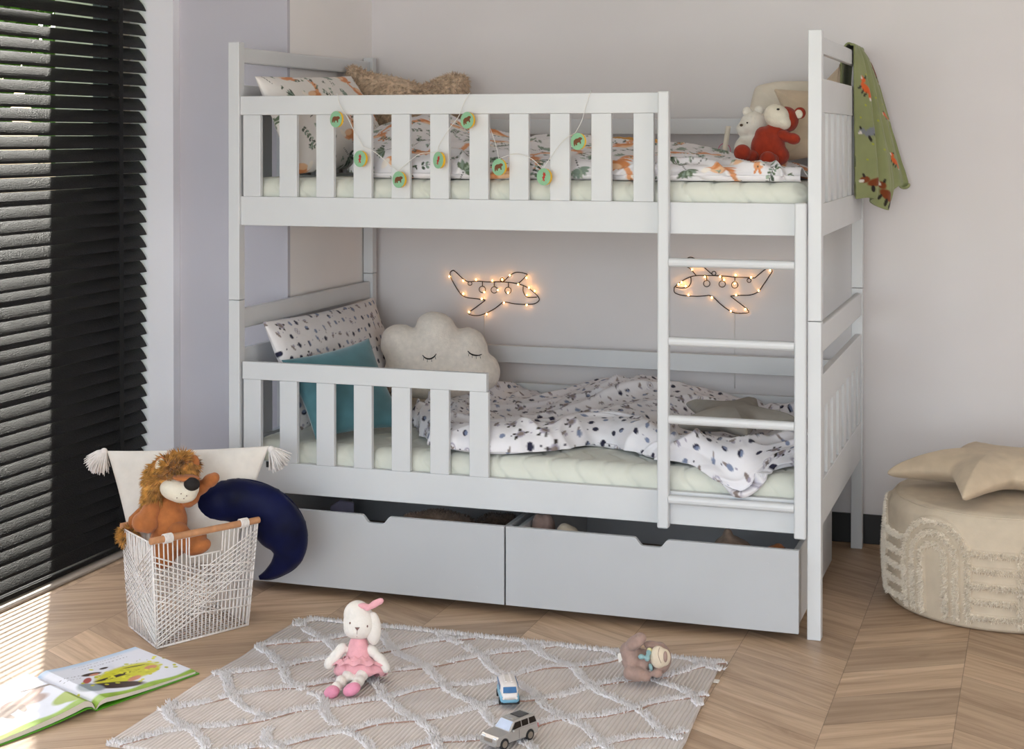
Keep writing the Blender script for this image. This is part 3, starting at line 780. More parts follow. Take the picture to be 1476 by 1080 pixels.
one(fr, (1151.5, 164.5, -.013, 6, 6.5, .008, 0)).build('inner_ear', MP['cream_plush'], rt, smooth=True)
one(fr, (1121.5, 157.5, -.052, 2.2, 1.5, .003, 0)).build('eye', M['eye'], rt, smooth=True)
# white bear
fr = Fr(1082, 228, 'Y', .50)
rt = empty('white_plush_bear', fr.p(1082, 228), 'small white plush bear with a dark nose behind the red plush toy', 'plush toy')
b = lumps(fr, [(1086, 181, 0, 20, 21, .05, 0), (1073, 186, -.01, 12, 11, .035, 0), (1080, 215, 0, 22, 22, .05, 0), (1068, 216, -.03, 10, 14, .028, -20), (1084, 200, 0, 13, 12, .04, 0)])
b.build('body', MP['white_plush'], rt, smooth=True)
for x, y in ((1094, 159), (1077, 161)): one(fr, (x, y, .0, 7, 7, .012, 0)).build('ear', MP['white_plush'], rt, smooth=True)
one(fr, (1068.5, 180.5, -.045, 2.3, 2, .004, 0)).build('nose', MP['dark_plush'], rt, smooth=True)
one(fr, (1077, 177, -.048, 1.3, 1.3, .003, 0)).build('eye', M['eye'], rt, smooth=True)
# cream cushion behind
fr = Fr(1130, 170, 'Y', .985)
mb = cushion(round_poly([(1088, 124), (1120, 117), (1178, 117), (1184, 180), (1176, 226), (1110, 228), (1074, 200), (1080, 160)], .5), fr, .12, seed=4, lin_out=True, per=160, R=.08)
tag(mb.build('cream_cushion', M['cream2'], smooth=True), 'large cream cushion behind the plush toys in the right corner of the upper bunk', 'cushion')
# beige star leaning at the end panel
f = Fr(1186, 178, 'Y', .70)
mb = cushion(round_poly(star_outline(1186, 178, 92, 50, 1.30), .08), f, .11, seed=9, lin_out=True, per=240, R=.075, rings=30)
V = np.array(mb.v); ex = np.clip(V[:, 0]-1.84, 0, 1); V[:, 0] -= np.clip(V[:, 0]-1.888, 0, 1); V[:, 1] -= ex*.6; V[:, 1] += np.clip(V[:, 2]-1.40, 0, 1)*.35; V[:, 2] = np.maximum(V[:, 2], 1.372); mb.v = [tuple(p) for p in V]
tag(mb.build('star_cushion', M['beige'], smooth=True), 'beige star shaped cushion leaning on the end panel of the upper bunk', 'cushion')
# ribbon loop with pink ring
fr = Fr(1046, 215, 'Y', .66)
rb = empty('ribbon_tag', fr.p(1046, 222), 'cream ribbon loop with a pink ring standing up from the upper duvet', 'ribbon')
mb = MB(); G = []
for i in range(12):
    t = i/11; x = 1043+7*t; y = 226-44*t; G.append([fr.p(x-3.6, y, .012*math.sin(t*PI)), fr.p(x+3.6, y, .012*math.sin(t*PI))])
mb.grid(G).build('ribbon', M['cream2'], rb, solid=.002, smooth=True)
mb = MB(); mb.tube([fr.p(1044+9*math.cos(a), 218-11*math.sin(a), .02) for a in np.linspace(0, 2*PI, 28)[:-1]], .0014, 6, closed=True); mb.build('pink_ring', mat('pink_plastic_ring', 'd9638c', .4, .02), rb, smooth=True)

# ================================================================== green fleece over the end panel
def blanket():
    rows = []; yc = [.775, .83, .89, .955, 1.02, 1.09]
    def row(z, x, y0, y1, fold=0.0, sp=0.0):
        r = []
        for i in range(6):
            t = i/5; r.append((x+fold*(1 if i % 2 else -1)+sp*t, y0+(y1-y0)*t, z))
        rows.append(r)
    row(1.50, 1.885, .83, 1.04); row(1.60, 1.888, .82, 1.05, .003); row(1.74, 1.896, .80, 1.05, .003)
    row(1.774, 1.904, .795, 1.05); row(1.785, 1.918, .79, 1.05); row(1.774, 1.934, .785, 1.06, .004)
    row(1.72, 1.944, .785, 1.07, .008, .02); row(1.62, 1.952, .79, 1.08, .010, .045); row(1.52, 1.955, .795, 1.09, .011, .07)
    row(1.42, 1.957, .80, 1.10, .012, .095); row(1.34, 1.957, .805, 1.11, .013, .115); row(1.285, 1.955, .81, 1.11, .013, .125); row(1.262, 1.955, .82, 1.10, .010, .12)
    A = np.array(rows); A[-1, :, 2] += np.array([-.005, .0, -.03, -.045, .02, .04]); A[-2, :, 2] += np.array([-.003, 0, -.02, -.03, .012, .02])
    G = surf(A, 230, 150); uv = arc_uv(G); U = uv.reshape(-1, 2); Nn = gnormals(G)
    v = np.linspace(0, 1, 230)[:, None]; t = np.linspace(0, 1, 150)[None]
    w = (np.sin(t*2*PI*3.2+v*1.2)*.010+np.sin(t*2*PI*6.1+1+v*2)*.004)*np.clip((v-.35)*3, 0, 1)+fbm(U*14, 2, 5).reshape(230, 150)*.003*np.clip((v-.35)*3, 0, 1)
    G = G+Nn*w[..., None]; G[..., 1] = np.minimum(G[..., 1], BWY-.012)
    out = v[:, 0] > .40; G[out, :, 0] = np.maximum(G[out, :, 0], 1.9375)
    g = G; uvv = U
    col = np.tile(np.array(lin('8c9266')[:3]), (len(U), 1)); col *= (1+.10*fbm(U*18, 3, 8)[:, None])
    og = lin('d6602a'); br = lin('7d3f20'); gy = lin('7d8087'); dk = lin('2c2622'); wh = lin('d9d2c8'); ye = lin('a9ac2e'); E = []
    # place each printed creature where the photograph shows it, measured on the cloth
    flat = G.reshape(-1, 3); dv = flat-CAM; zc = dv@FV; z2 = zc*math.cos(PIT)-dv[:, 2]*math.sin(PIT); y2 = zc*math.sin(PIT)+dv[:, 2]*math.cos(PIT); PX = 738+FPX*(dv@RV)/z2; PY = 540+SYP-FPX*y2/z2
    ok = np.repeat(out, 150)
    def w2(x, y):
        q = (PX-x)**2+(PY-y)**2; q = np.where(ok, q+(zc-zc.min())*260, 1e9); return U[np.argmin(q)]
    def cre(x, y, s, c, a):
        u0, v0 = w2(x, y)
        for (dx, dy, rx, ry, an, cc) in ((0, 0, 1.0, .5, 0, c), (-.95, -.55, .5, .4, 0, c), (-1.25, -.5, .25, .2, 0, wh), (-.9, -1.0, .14, .28, 0, dk), (-.6, .62, .17, .42, .2, dk), (.1, .66, .17, .42, -.2, dk), (.6, .6, .16, .4, 0, dk), (1.15, .25, .55, .24, .7, c), (1.5, .55, .2, .16, 0, wh)):
            ca, sa = math.cos(a), math.sin(a); E.append((u0+(dx*ca-dy*sa)*s, v0+(dx*sa+dy*ca)*s, rx*s, ry*s, a+an, cc))
    cre(1246, 126, .027, og, .9); cre(1256, 189, .029, gy, -.5); cre(1266, 262, .034, br, -.3); cre(1279, 168, .016, og, 0); cre(1289, 233, .020, og, .8); cre(1262, 103, .028, br, 1.2); cre(1280, 282, .026, br, .5)
    for x, y in ((1248, 108), (1247, 152), (1258, 207), (1265, 175), (1272, 150), (1250, 230), (1262, 140), (1240, 170), (1275, 215)):
        u0, v0 = w2(x, y); E.append((u0, v0, .004, .0028, .6, ye))
    stamp(U, col, E)
    mb = MB(); mb.grid(G); mb.c.extend(col); return mb
mb = blanket()
tag(mb.build('fleece_blanket', M['green'], smooth=True, recalc=False, solid=.006), 'green fleece blanket with foxes and raccoons hanging over the right end of the upper bunk', 'blanket')

# ================================================================== string of round badges on the guard
M['wire'] = mat('white_cable', 'dcd9d4', .5, .02)
M['badge'] = mat('mint_green_disc', '93c39b', .5, .03)
M['led'] = emat('amber_led_edge', 'c99a10', .25)
M['bearbrown'] = mat('brown_print', '7a4a2c', .6, .03); M['foxred'] = mat('red_print', 'c0392f', .6, .03)
SL = empty('badge_string_light', at(640, 133, 'Y', .01), 'string light of green animal badges looped over the upper guard rail', 'string light')
BX = [(484.5, 172, 'b', 0), (519, 229, 'f', .1), (575, 259, 'b', .1), (632, 231, 'f', -.2), (673.5, 173.5, 'b', .35), (719, 241, 'b', .2), (784, 255, 'f', .0), (833, 204, 'b', .3)]
YB = -.004
def cab(pts, n=14):
    P = catmull(np.array(pts, float), n*len(pts)); mb = MB(); mb.tube([at(x, y, 'Y', YB-.001+dz) for x, y, dz in P], .0011, 5); return mb
for pts in ([(487, 136, .022), (486, 134.8, .004), (488, 145, 0), (492, 156, 0), (500, 168, -.001), (510, 188, 0), (523, 211, .0)], [(523, 211, 0), (540, 219, 0), (560, 236, 0), (574, 247, 0)], [(574, 247, 0), (585, 237, 0), (605, 222, 0), (629, 219, 0), (633, 209, 0), (647, 186, 0), (661, 168, 0), (668, 150, 0), (675.5, 136, .003), (677, 134.6, .02)],
    [(677, 160, .045), (700, 175, .05), (712, 200, .03), (719, 229, .0)], [(719, 229, 0), (742, 222, 0), (765, 228, 0), (782, 244, 0)], [(782, 244, 0), (800, 218, 0), (815, 200, 0), (829, 192, 0)], [(829, 192, 0), (838, 175, 0), (844, 155, 0), (851, 133, .002), (853, 131.6, .02)]):
    cab(pts).build('cable', M['wire'], SL, smooth=True)
BEAR = [(-.62, -.05), (-.5, .25), (-.2, .38), (.2, .34), (.45, .40), (.72, .30), (.80, .12), (.66, .02), (.50, -.02), (.48, -.42), (.32, -.42), (.28, -.18), (-.1, -.18), (-.14, -.42), (-.32, -.42), (-.38, -.15), (-.5, -.42), (-.64, -.42)]
FOX = [(-.30, -.55), (-.05, -.30), (-.20, -.05), (.0, .10), (-.10, .30), (.05, .62), (.12, .42), (.26, .58), (.30, .30), (.42, .18), (.22, .12), (.28, -.10), (.12, -.20), (.22, -.5), (.06, -.58), (.0, -.38)]
for i, (x, y, t, a) in enumerate(BX):
    c = at(x, y, 'Y', YB-.012); R = .0262; ry = .40 if i != 3 else .62; nr = Vector((math.sin(ry)*-1, -math.cos(ry), 0)); nr = Vector((-math.sin(ry)*.9, -math.cos(ry), .02)).normalized()
    rt_ = Vector((-nr.y, nr.x, 0)).normalized(); up = rt_.cross(-nr)*-1; up = Vector((0, 0, 1)); up = (up-nr*up.dot(nr)).normalized(); rt_ = up.cross(nr)
    if i == 3: ry = .9
    c = Vector(c); th = .0085
    mb = MB(); mb.tube([c, c+nr*.0025], R, 36); f_ = mb.build('badge', M['badge'], SL, bevel=.0006)
    MB().tube([c-nr*th, c-nr*.0001], R*.97, 36).build('led_rim', M['led'], f_)
    sh = BEAR if t == 'b' else FOX; s = R*.95; P = []
    for px, py in sh:
        ca, sa = math.cos(a), math.sin(a); qx, qy = px*ca-py*sa, px*sa+py*ca; P.append(c+nr*.0026+rt_*(qx*s)+up*(qy*s))
    mb = MB(); mb.prism(P, nr*.0005); mb.build('animal_motif', M['bearbrown'] if t == 'b' else M['foxred'], f_)

# ================================================================== airplane wall lights
M['planewire'] = mat('brown_black_wire', '33261f', .5, .05)
M['bulb'] = emat('warm_led', 'ffb45a', 34.0)
PY_ = BWY-.010
def plane(strokes, rings_, bulbs, cord, label):
    c = at(*cord[0], 'Y', PY_); r = empty('airplane_wall_light', c, label, 'wall light', 'airplane wall lights')
    del r['group']
    mb = MB()
    for s in strokes:
        P = catmull(np.array(s, float), 12*len(s)); mb.tube([at(x, y, 'Y', PY_) for x, y in P], .0019, 6)
    for x, y, q in rings_:
        mb.tube([at(x+q*math.cos(a), y+q*math.sin(a), 'Y', PY_) for a in np.linspace(0, 2*PI, 17)[:-1]], .0016, 6, closed=True)
    mb.build('wire_outline', M['planewire'], r, smooth=True)
    for x, y in bulbs:
        MB().ell(at(x, y, 'Y', PY_-.005), np.diag([.0030, .0030, .0034]), 10, 8).build('bulb', M['bulb'], r, smooth=True)
    MB().tube([at(x, y, 'Y', BWY-.003) for x, y in cord], .0011, 5).build('cable', M['wire'], r, smooth=True)
z6 = lambda x, y: (620+x/8.2, 370+y/8.2); z7 = lambda x, y: (950+x/7.768, 360+y/7.768)
plane([[z6(*p) for p in q] for q in ([(850, 295), (700, 300), (560, 290), (430, 290), (300, 180), (265, 165), (235, 195), (250, 260), (310, 370), (370, 450), (440, 485), (560, 500), (650, 515)], [(650, 518), (540, 600), (455, 665), (490, 692), (580, 695), (680, 660), (770, 610), (850, 545)], [(850, 545), (900, 540), (1000, 558), (1120, 565), (1230, 558), (1285, 520), (1280, 480), (1230, 425), (1150, 365), (1050, 325), (950, 308), (850, 300), (760, 298)], [(870, 295), (930, 235), (1000, 190), (1080, 190), (1150, 210)], [(1150, 212), (1100, 265), (1040, 320)], [(1100, 350), (1100, 410), (1130, 465), (1170, 482), (1260, 480)], [(618, 295), (618, 350)], [(757, 300), (757, 350)], [(925, 310), (925, 358)])],
    [(*z6(470, 318), 2.8), (*z6(616, 388), 4.6), (*z6(757, 394), 4.6), (*z6(920, 400), 4.6), (*z6(852, 275), 2.9)],
    [z6(*p) for p in ((228, 235), (392, 285), (542, 272), (735, 285), (852, 270), (942, 222), (1138, 250), (1040, 330), (1168, 368), (1236, 408), (1142, 455), (1142, 572), (872, 545), (668, 680), (460, 655), (610, 500), (392, 440), (640, 420), (800, 395), (920, 428))],
    [z6(640, 690), (698.5, 480), (699, 497)], 'wire airplane wall light with warm bulbs, nose to the right, above the cloud cushion')
plane([[z7(*p) for p in q] for q in ([(540, 290), (430, 290), (350, 305), (260, 350), (180, 412), (168, 440), (175, 480), (230, 505), (310, 518), (440, 522), (560, 512)], [(560, 512), (620, 545), (700, 620), (800, 690), (880, 712), (990, 708), (995, 680), (940, 630), (800, 522)], [(800, 520), (900, 512), (1020, 508), (1110, 470), (1170, 390), (1230, 300), (1265, 240), (1225, 205), (1170, 235), (1070, 318)], [(1070, 318), (960, 312), (850, 308), (750, 298), (640, 292), (540, 290)], [(415, 290), (350, 215), (305, 182), (300, 120), (350, 85), (430, 120), (490, 185), (590, 275)], [(355, 305), (355, 370), (320, 420), (250, 430), (185, 418)], [(533, 290), (533, 340)], [(703, 295), (706, 345)], [(848, 310), (848, 350)])],
    [(*z7(533, 380), 4.6), (*z7(706, 385), 4.6), (*z7(847, 395), 4.6), (*z7(1007, 345), 2.9), (*z7(614, 265), 2.9)],
    [z7(*p) for p in ((370, 222), (470, 190), (512, 305), (683, 302), (728, 338), (858, 285), (847, 378), (1030, 310), (1243, 232), (1115, 458), (862, 508), (965, 668), (803, 688), (590, 535), (330, 508), (298, 408), (252, 365), (218, 388))],
    [z7(850, 705), (1058.5, 500), (1059, 560)], 'wire airplane wall light with warm bulbs, nose to the left, behind the ladder')

# ================================================================== basket
CH = dict(A=np.array([.143, -.682, 0]), B=np.array([.286, -.404, 0]), C=np.array([-.045, -.528, 0])); CH['D'] = CH['B']+CH['C']-CH['A']
TP = dict(A=at(219, 786, 'Y', -.705), B=at(371, 753, 'Y', -.385)); TP['B'][2] = TP['A'][2] = .308
TP['C'] = np.array([-.062, -.535, .296]); TP['D'] = TP['B']+TP['C']-TP['A']; TP['D'][2] = .296
for q in CH: CH[q][2] = .004
bc = (CH['A']+CH['B']+CH['C']+CH['D'])/4
BK = empty('rope_basket', (bc[0], bc[1], 0), 'white woven rope basket with a wooden rod handle on the floor by the blind', 'basket')
fm_ = MB(); rw = .0032
fm_.tube([CH[k] for k in 'ABDC'], rw, 8, closed=True); fm_.tube([TP[k] for k in 'ABDC'], rw*.9, 8, closed=True)
for k in 'ABCD': fm_.tube([CH[k], TP[k]], rw, 8)
fm_.build('frame', M['cord'], BK, smooth=True)
def fpt(a, b, u, v): return (CH[a]*(1-u)+CH[b]*u)*(1-v)+(TP[a]*(1-u)+TP[b]*u)*v
def weave(a, b, nv_, opening, diag, out):
    mb = MB(); c = (CH['A']+CH['B']+CH['C']+CH['D'])/4; mid = (CH[a]+CH[b])/2; o = mid-c; o[2] = 0; o /= np.linalg.norm(o)
    def ln(u0, v0, u1, v1, off=0.0, r=.0021):
        n = 5; P = [fpt(a, b, u0+(u1-u0)*i/n, v0+(v1-v0)*i/n)+o*(off+.0008*math.sin(i*2.1+u0*40)) for i in range(n+1)]; mb.tube(P, r, 5)
    for i in range(nv_):
        u = (i+.5)/nv_; j = random.uniform(-.004, .004)
        top = 1.0
        if opening and opening[0] < u < opening[1]: top = opening[2]
        ln(u, 0, u+j, top); 
        if 0: ln(u+.012, 0, u+.012+j*2, top)
    if opening:
        ln(opening[0], opening[2], opening[1], opening[2], .001, .0024); ln(opening[0], opening[2], opening[0], 1, .001, .0022); ln(opening[1], opening[2], opening[1], 1, .001, .0022)
    for (u0, v0, u1, v1, du0, dv0, du1, dv1, n) in diag:
        for i in range(n):
            s = i/max(1, n-1); ln(u0+du0*s, v0+dv0*s, u1+du1*s, v1+dv1*s, .0028+.001*(i % 2))
    return mb.build('woven_side', M['cord'], BK, smooth=True)
DG = [(0, .04, 1, .60, 0, .36, 0, .34, 9), (0, .88, .55, .60, 0, -.42, .10, -.42, 9), (0, .02, .55, .28, .0, .0, .45, .30, 1), (.45, .70, 1, .62, -.1, -.45, 0, -.42, 6)]
weave('A', 'B', 24, (.34, .66, .80), DG, 1)
DG2 = [(1, .10, 0, .66, 0, .5, 0, .28, 12), (0, .10, .75, .78, .0, .30, .0, .16, 6), (0, .05, 1, .02, 0, .2, 0, .02, 3)]
weave('C', 'A', 18, None, [(0, .90, 1, .42, 0, -.50, 0, -.38, 12), (0, .10, 1, .62, 0, .34, 0, .34, 8)], 1)
weave('C', 'D', 22, (.34, .66, .80), DG, -1); weave('D', 'B', 18, None, [(0, .80, 1, .08, 0, -.45, 0, .40, 9)], -1)
bb = MB(); n_ = 13
for i in range(n_):
    s = (i+.5)/n_; bb.tube([CH['A']*(1-s)+CH['B']*s, CH['C']*(1-s)+CH['D']*s], .0017, 5); bb.tube([CH['A']*(1-s)+CH['C']*s, CH['B']*(1-s)+CH['D']*s], .0017, 5)
bb.build('woven_bottom', M['cord'], BK, smooth=True)
up_ = np.array([0, 0, .008])
for a, b in (('A', 'B'), ('C', 'D')):
    d = (TP[b]-TP[a])*.015; rd = MB(); rd.tube([TP[a]+up_-d, TP[b]+up_+d], .0098, 20)
    rd.build('wooden_rod', M['rod'], BK, smooth=False, bevel=.001)
    for s in (.14, .86):
        lo = MB(); c = TP[a]+up_+(TP[b]-TP[a])*s; e = (TP[b]-TP[a]); e = e/np.linalg.norm(e)
        nrm = np.cross(e, [0, 0, 1]); 
        for q in range(6):
            cc = c+e*(q-2.5)*.0048; lo.tube([cc+(nrm*math.cos(t)+np.array([0, 0, 1])*math.sin(t))*.0122 for t in np.linspace(0, 2*PI, 17)[:-1]], .0024, 6, closed=True)
        lo.build('rope_loop', M['cord'], BK, smooth=True)

# tassel pillow standing in the basket
Pq = [at(196, 822, 'Y', -.46), at(335, 812, 'Y', -.34), at(388, 643, 'Y', -.235), at(154, 650, 'Y', -.43)]
tp, tn = pillow('tassel_pillow', *Pq, .085, M['linen'], n=60, wr=.005, seed=14, pinch=.03, puff=.42)
tag(tp, 'off-white linen pillow with corner tassels standing in the rope basket', 'pillow')
def tassel(c, d, L, spread):
    mb = MB(); c = np.asarray(c); d = np.asarray(d, float); d /= np.linalg.norm(d)
    mb.ell(c, np.diag([.011, .011, .011]), 12, 8)
    for i in range(230):
        v = rng.normal(0, 1, 3); v /= np.linalg.norm(v); q = d+v*spread*rng.random()**.5; q /= np.linalg.norm(q); l = L*(.85+.25*rng.random())
        P = [c+v*.006, c+q*l*.35+v*.004, c+q*l*.72+np.array([0, 0, -.004]), c+q*l+np.array([0, 0, -.010])]; mb.tube(P, [.0020, .0022, .0020, .0010], 4, cap=False)
    o = mb.build('tassel', M['cord'], tp, smooth=True, recalc=False); o['kind'] = 'stuff'; del o['kind']; return o
tassel(at(150, 651, 'Y', -.435), RV*-.55-UV_*.8, .060, .85); tassel(at(391, 648, 'Y', -.235), RV*.55-UV_*.75, .058, .82)
MB().box(at(385, 669, 'Y', -.25)-np.array([.003, .001, .010]), at(385, 669, 'Y', -.25)+np.array([.005, .001, .008])).build('sewn_label', M['ink'], tp)

# lion
fl = Fr(245, 740, 'Y', -.505)
LN = empty('plush_lion', (fl.p(245, 800)[0], fl.p(245, 800)[1], .06), 'orange brown plush lion with a shaggy mane sitting in the rope basket', 'plush toy')
b = lumps(fl, [(243, 752, 0, 27, 34, .060, 0), (246, 778, 0, 30, 26, .062, 0), (240, 728, 0, 20, 18, .045, 0), (272, 722, 0, 10, 10, .03, 0), (246, 705, .02, 24, 26, .05, 0), (236, 800, -.03, 18, 20, .04, 0)], .0045)
b.build('body', MP['orange_plush'], LN, smooth=True)
lumps(fl, [(225, 727, -.020, 13, 17, .028, -35), (217, 738, -.038, 14, 17, .030, -25), (205, 753, -.052, 15, 15, .030, -30), (214, 756, -.056, 14, 13, .028, 0)], .0045).build('arm', MP['orange_plush'], LN, smooth=True)
lumps(fl, [(276, 716, 0, 12, 13, .03, 0), (290, 703, .005, 15, 10, .028, 35), (303, 693, .0, 12, 10, .026, 20), (309, 689, 0, 8, 8, .022, 0)], .0045).build('arm', MP['orange_plush'], LN, smooth=True)
lumps(fl, [(258, 772, -.040, 17, 22, .035, 30), (284, 788, -.055, 21, 12, .032, 15), (284, 775, -.03, 14, 12, .04, 0)], .0045).build('leg', MP['orange_plush'], LN, smooth=True)
mz = lumps(fl, [(256, 706, -.052, 26, 17, .040, -10), (273, 704, -.058, 14, 15, .034, 0), (262, 712, -.055, 22, 13, .036, -5)], .004)
mz.build('muzzle', MP['cream_plush'], LN, smooth=True)
one(fl, (268, 689, -.072, 20, 5, .03, -4)).build('nose_bridge', MP['orange_plush'], LN, smooth=True)
one(fl, (276.5, 698, -.092, 11.5, 9.5, .020, -8)).build('nose', MP['dark_plush'] if 0 else mat('black_felt_nose', '1b1513', .8, .1), LN, smooth=True)
for x, y in ((255, 718), (261, 712), (265, 719), (269, 715)): one(fl, (x, y, -.0935 if x > 258 else -.092, .8, .8, .002, 0)).build('whisker_dot', M['brownthread'], LN, smooth=True)
one(fl, (231, 668, -.030, 7, 10.5, .012, -28)).build('ear', MP['orange_plush'], LN, smooth=True); one(fl, (230, 669, -.038, 5.5, 9, .009, -28)).build('inner_ear', MP['cream_plush'], LN, smooth=True)
one(fl, (281, 664, -.020, 6, 9, .012, 25)).build('ear', MP['orange_plush'], LN, smooth=True)
hb = lumps(fl, [(247, 688, .0, 33, 30, .062, 0), (228, 702, -.01, 17, 22, .045, -15), (258, 672, -.02, 24, 15, .05, 0), (217, 716, -.005, 7, 14, .03, -15)], .006)
P, N = sample(hb, 6500); mn = MB(); mn.v += hb.v; mn.f += hb.f
cen = fl.p(262, 704, -.10)
for p, n in zip(P, N):
    q = p-fl.p(245, 700); x = float(q@fl.R)/fl.k; y = -float(q[2])/fl.k; dd = float(q@fl.F)
    if dd < -.02 and x > -8 and y > -14: continue
    cl_ = np.array([fbm(p[None]*28, 2, s_)[0] for s_ in (1, 2, 3)]); d = n*.8+cl_*1.5+np.array([0, 0, -.55])+fl.R*(.25*np.sign(x)); mn.cone(p-n*.003, d, .021+.016*rng.random(), .0026, 3)
mn.build('mane', MP['mane_fur'], LN, recalc=False)
tf = MB(); tcn = fl.p(186, 771, .02); tf.ell(tcn, np.diag([.020, .020, .018]))
for i in range(700):
    v = rng.normal(0, 1, 3); v /= np.linalg.norm(v); p = tcn+v*.018; tf.cone(p, v+np.array([-.5, 0, -.8])+rng.normal(0, .3, 3), .022+.012*rng.random(), .003, 3)
tf.build('tail_tuft', MP['mane_fur'], LN, recalc=False)
MB().tube([fl.p(186, 768, .02), fl.p(190, 748, .04), fl.p(205, 733, .04), fl.p(226, 740, .02)], .010, 10).build('tail', MP['orange_plush'], LN, smooth=True)

# crescent moon
fmn = Fr(350, 745, 'Y', -.315)
mo, MPth, MW = sweep_cushion([(276, 762), (284, 744), (301, 731), (330, 723), (362, 727), (390, 743), (407, 765), (415, 786), (413, 804), (402, 818), (388, 828), (374, 833)], [3, 16, 26, 31, 34, 36, 35, 28, 20.5, 13.5, 8, 2], fmn, .052, seed=3, wr=.004)
MO = tag(mo.build('crescent_moon_cushion', M['navy'], smooth=True), 'navy velvet crescent moon cushion hanging out of the rope basket', 'cushion')
T_ = np.gradient(MPth, axis=0); T_ /= np.linalg.norm(T_, axis=1, keepdims=True); Nn_ = np.c_[-T_[:, 1], T_[:, 0]]
pp = MB(); pp.tube([fmn.p(*(MPth[i]-Nn_[i]*MW[i]*1.0)) for i in range(60)], .0022, 6)
pp.tube([fmn.p(*(MPth[i]+Nn_[i]*MW[i]*1.0)) for i in range(60)], .0022, 6)
pp.build('piping', M['navy'], MO, smooth=True)
# ================================================================== rug
def rugmat():
    t = NT('woven_cotton_rug'); o = t.obj(); sp = t.new('ShaderNodeSeparateXYZ'); t.lk(o, sp.inputs[0])
    n = t.noise(o, 9, 4); n2 = t.noise(t.comb(t.ma('MULTIPLY', sp.outputs[0], 160.0), t.ma('MULTIPLY', sp.outputs[1], 14.0)), 1.0, 3)
    x = t.ma('ADD', sp.outputs[0], t.ma('MULTIPLY', n, .012)); rib = t.ma('SINE', t.ma('MULTIPLY', x, 2*PI/.0115))
    c = t.ramp(n, [(.3, lin('cfc6c1')), (.7, lin('dcd4d0'))]); c = t.mix(t.ma('MULTIPLY', n2, .30), c, lin('b5a79e'))
    c = t.mix(t.ma('MULTIPLY', t.ma('LESS_THAN', rib, -.72), .35), c, lin('a3948a'))
    t.lk(c, t.b.inputs['Base Color']); t.b.inputs['Roughness'].default_value = .95; t.b.inputs['Specular IOR Level'].default_value = .15
    t.bump(t.ma('ADD', t.ma('MULTIPLY', rib, .5), n2), .8, .0022); return t.m
M['rug'] = rugmat()
M['tuft'] = mat('tufted_cotton', 'ece7e8', .95, .04, 60, bump=.4, bscale=300)
RX0, RX1, RYA, RYB = .409, 1.70, -1.352, -.300
def rug():
    nx, ny = 420, 340; x = np.linspace(RX0, RX1, nx); y = np.linspace(RYA, RYB, ny); X, Y = np.meshgrid(x, y)
    Xe = X+.008*fbm(np.c_[Y.ravel()*5, X.ravel()*.2], 2, 3).reshape(X.shape)*((X-RX0)/(RX1-RX0)); Ye = Y+.012*fbm(np.c_[X.ravel()*9, Y.ravel()*.5], 3, 5).reshape(X.shape)*((Y-RYA)/(RYB-RYA))
    Xe += .05*((RYB-Y)/(RYB-RYA))*np.clip((X-RX0)/(RX1-RX0), 0, 1)
    z = .0065+.0035*fbm(np.c_[X.ravel()*6, Y.ravel()*6], 2, 7).reshape(X.shape)+.0010*np.sin(Xe*2*PI/.0085)*.6+.0004*vnoise(np.c_[X.ravel()*160, Y.ravel()*20]).reshape(X.shape)
    z += .004*np.clip(1-(RX1-X)/.03, 0, 1)
    G = np.stack([Xe, Ye, z], -1); return G
Gr = rug(); mb = MB(); mb.grid(Gr)
RG = empty('tufted_rug', (1.05, -.83, 0), 'cream cotton rug with raised tufted diamond lines on the floor before the bed', 'rug')
b0 = MB(); nx = Gr.shape[1]; ny = Gr.shape[0]
edge = [(0, j) for j in range(nx)]+[(i, nx-1) for i in range(1, ny)]+[(ny-1, j) for j in range(nx-2, -1, -1)]+[(i, 0) for i in range(ny-2, 0, -1)]
n0 = len(mb.v); mb.v += [(Gr[i, j, 0], Gr[i, j, 1], .0005) for i, j in edge]; ne = len(edge)
mb.f += [(edge[k][0]*nx+edge[k][1], edge[(k+1) % ne][0]*nx+edge[(k+1) % ne][1], n0+(k+1) % ne, n0+k) for k in range(ne)]
mb.build('woven_base', M['rug'], RG, smooth=True)
def rugz(x, y):
    j = int(np.clip((x-RX0)/(RX1-RX0)*(nx-1), 0, nx-1)); i = int(np.clip((y-RYA)/(RYB-RYA)*(ny-1), 0, ny-1)); return Gr[i, j, 2]
tm = MB(); seam = MB()
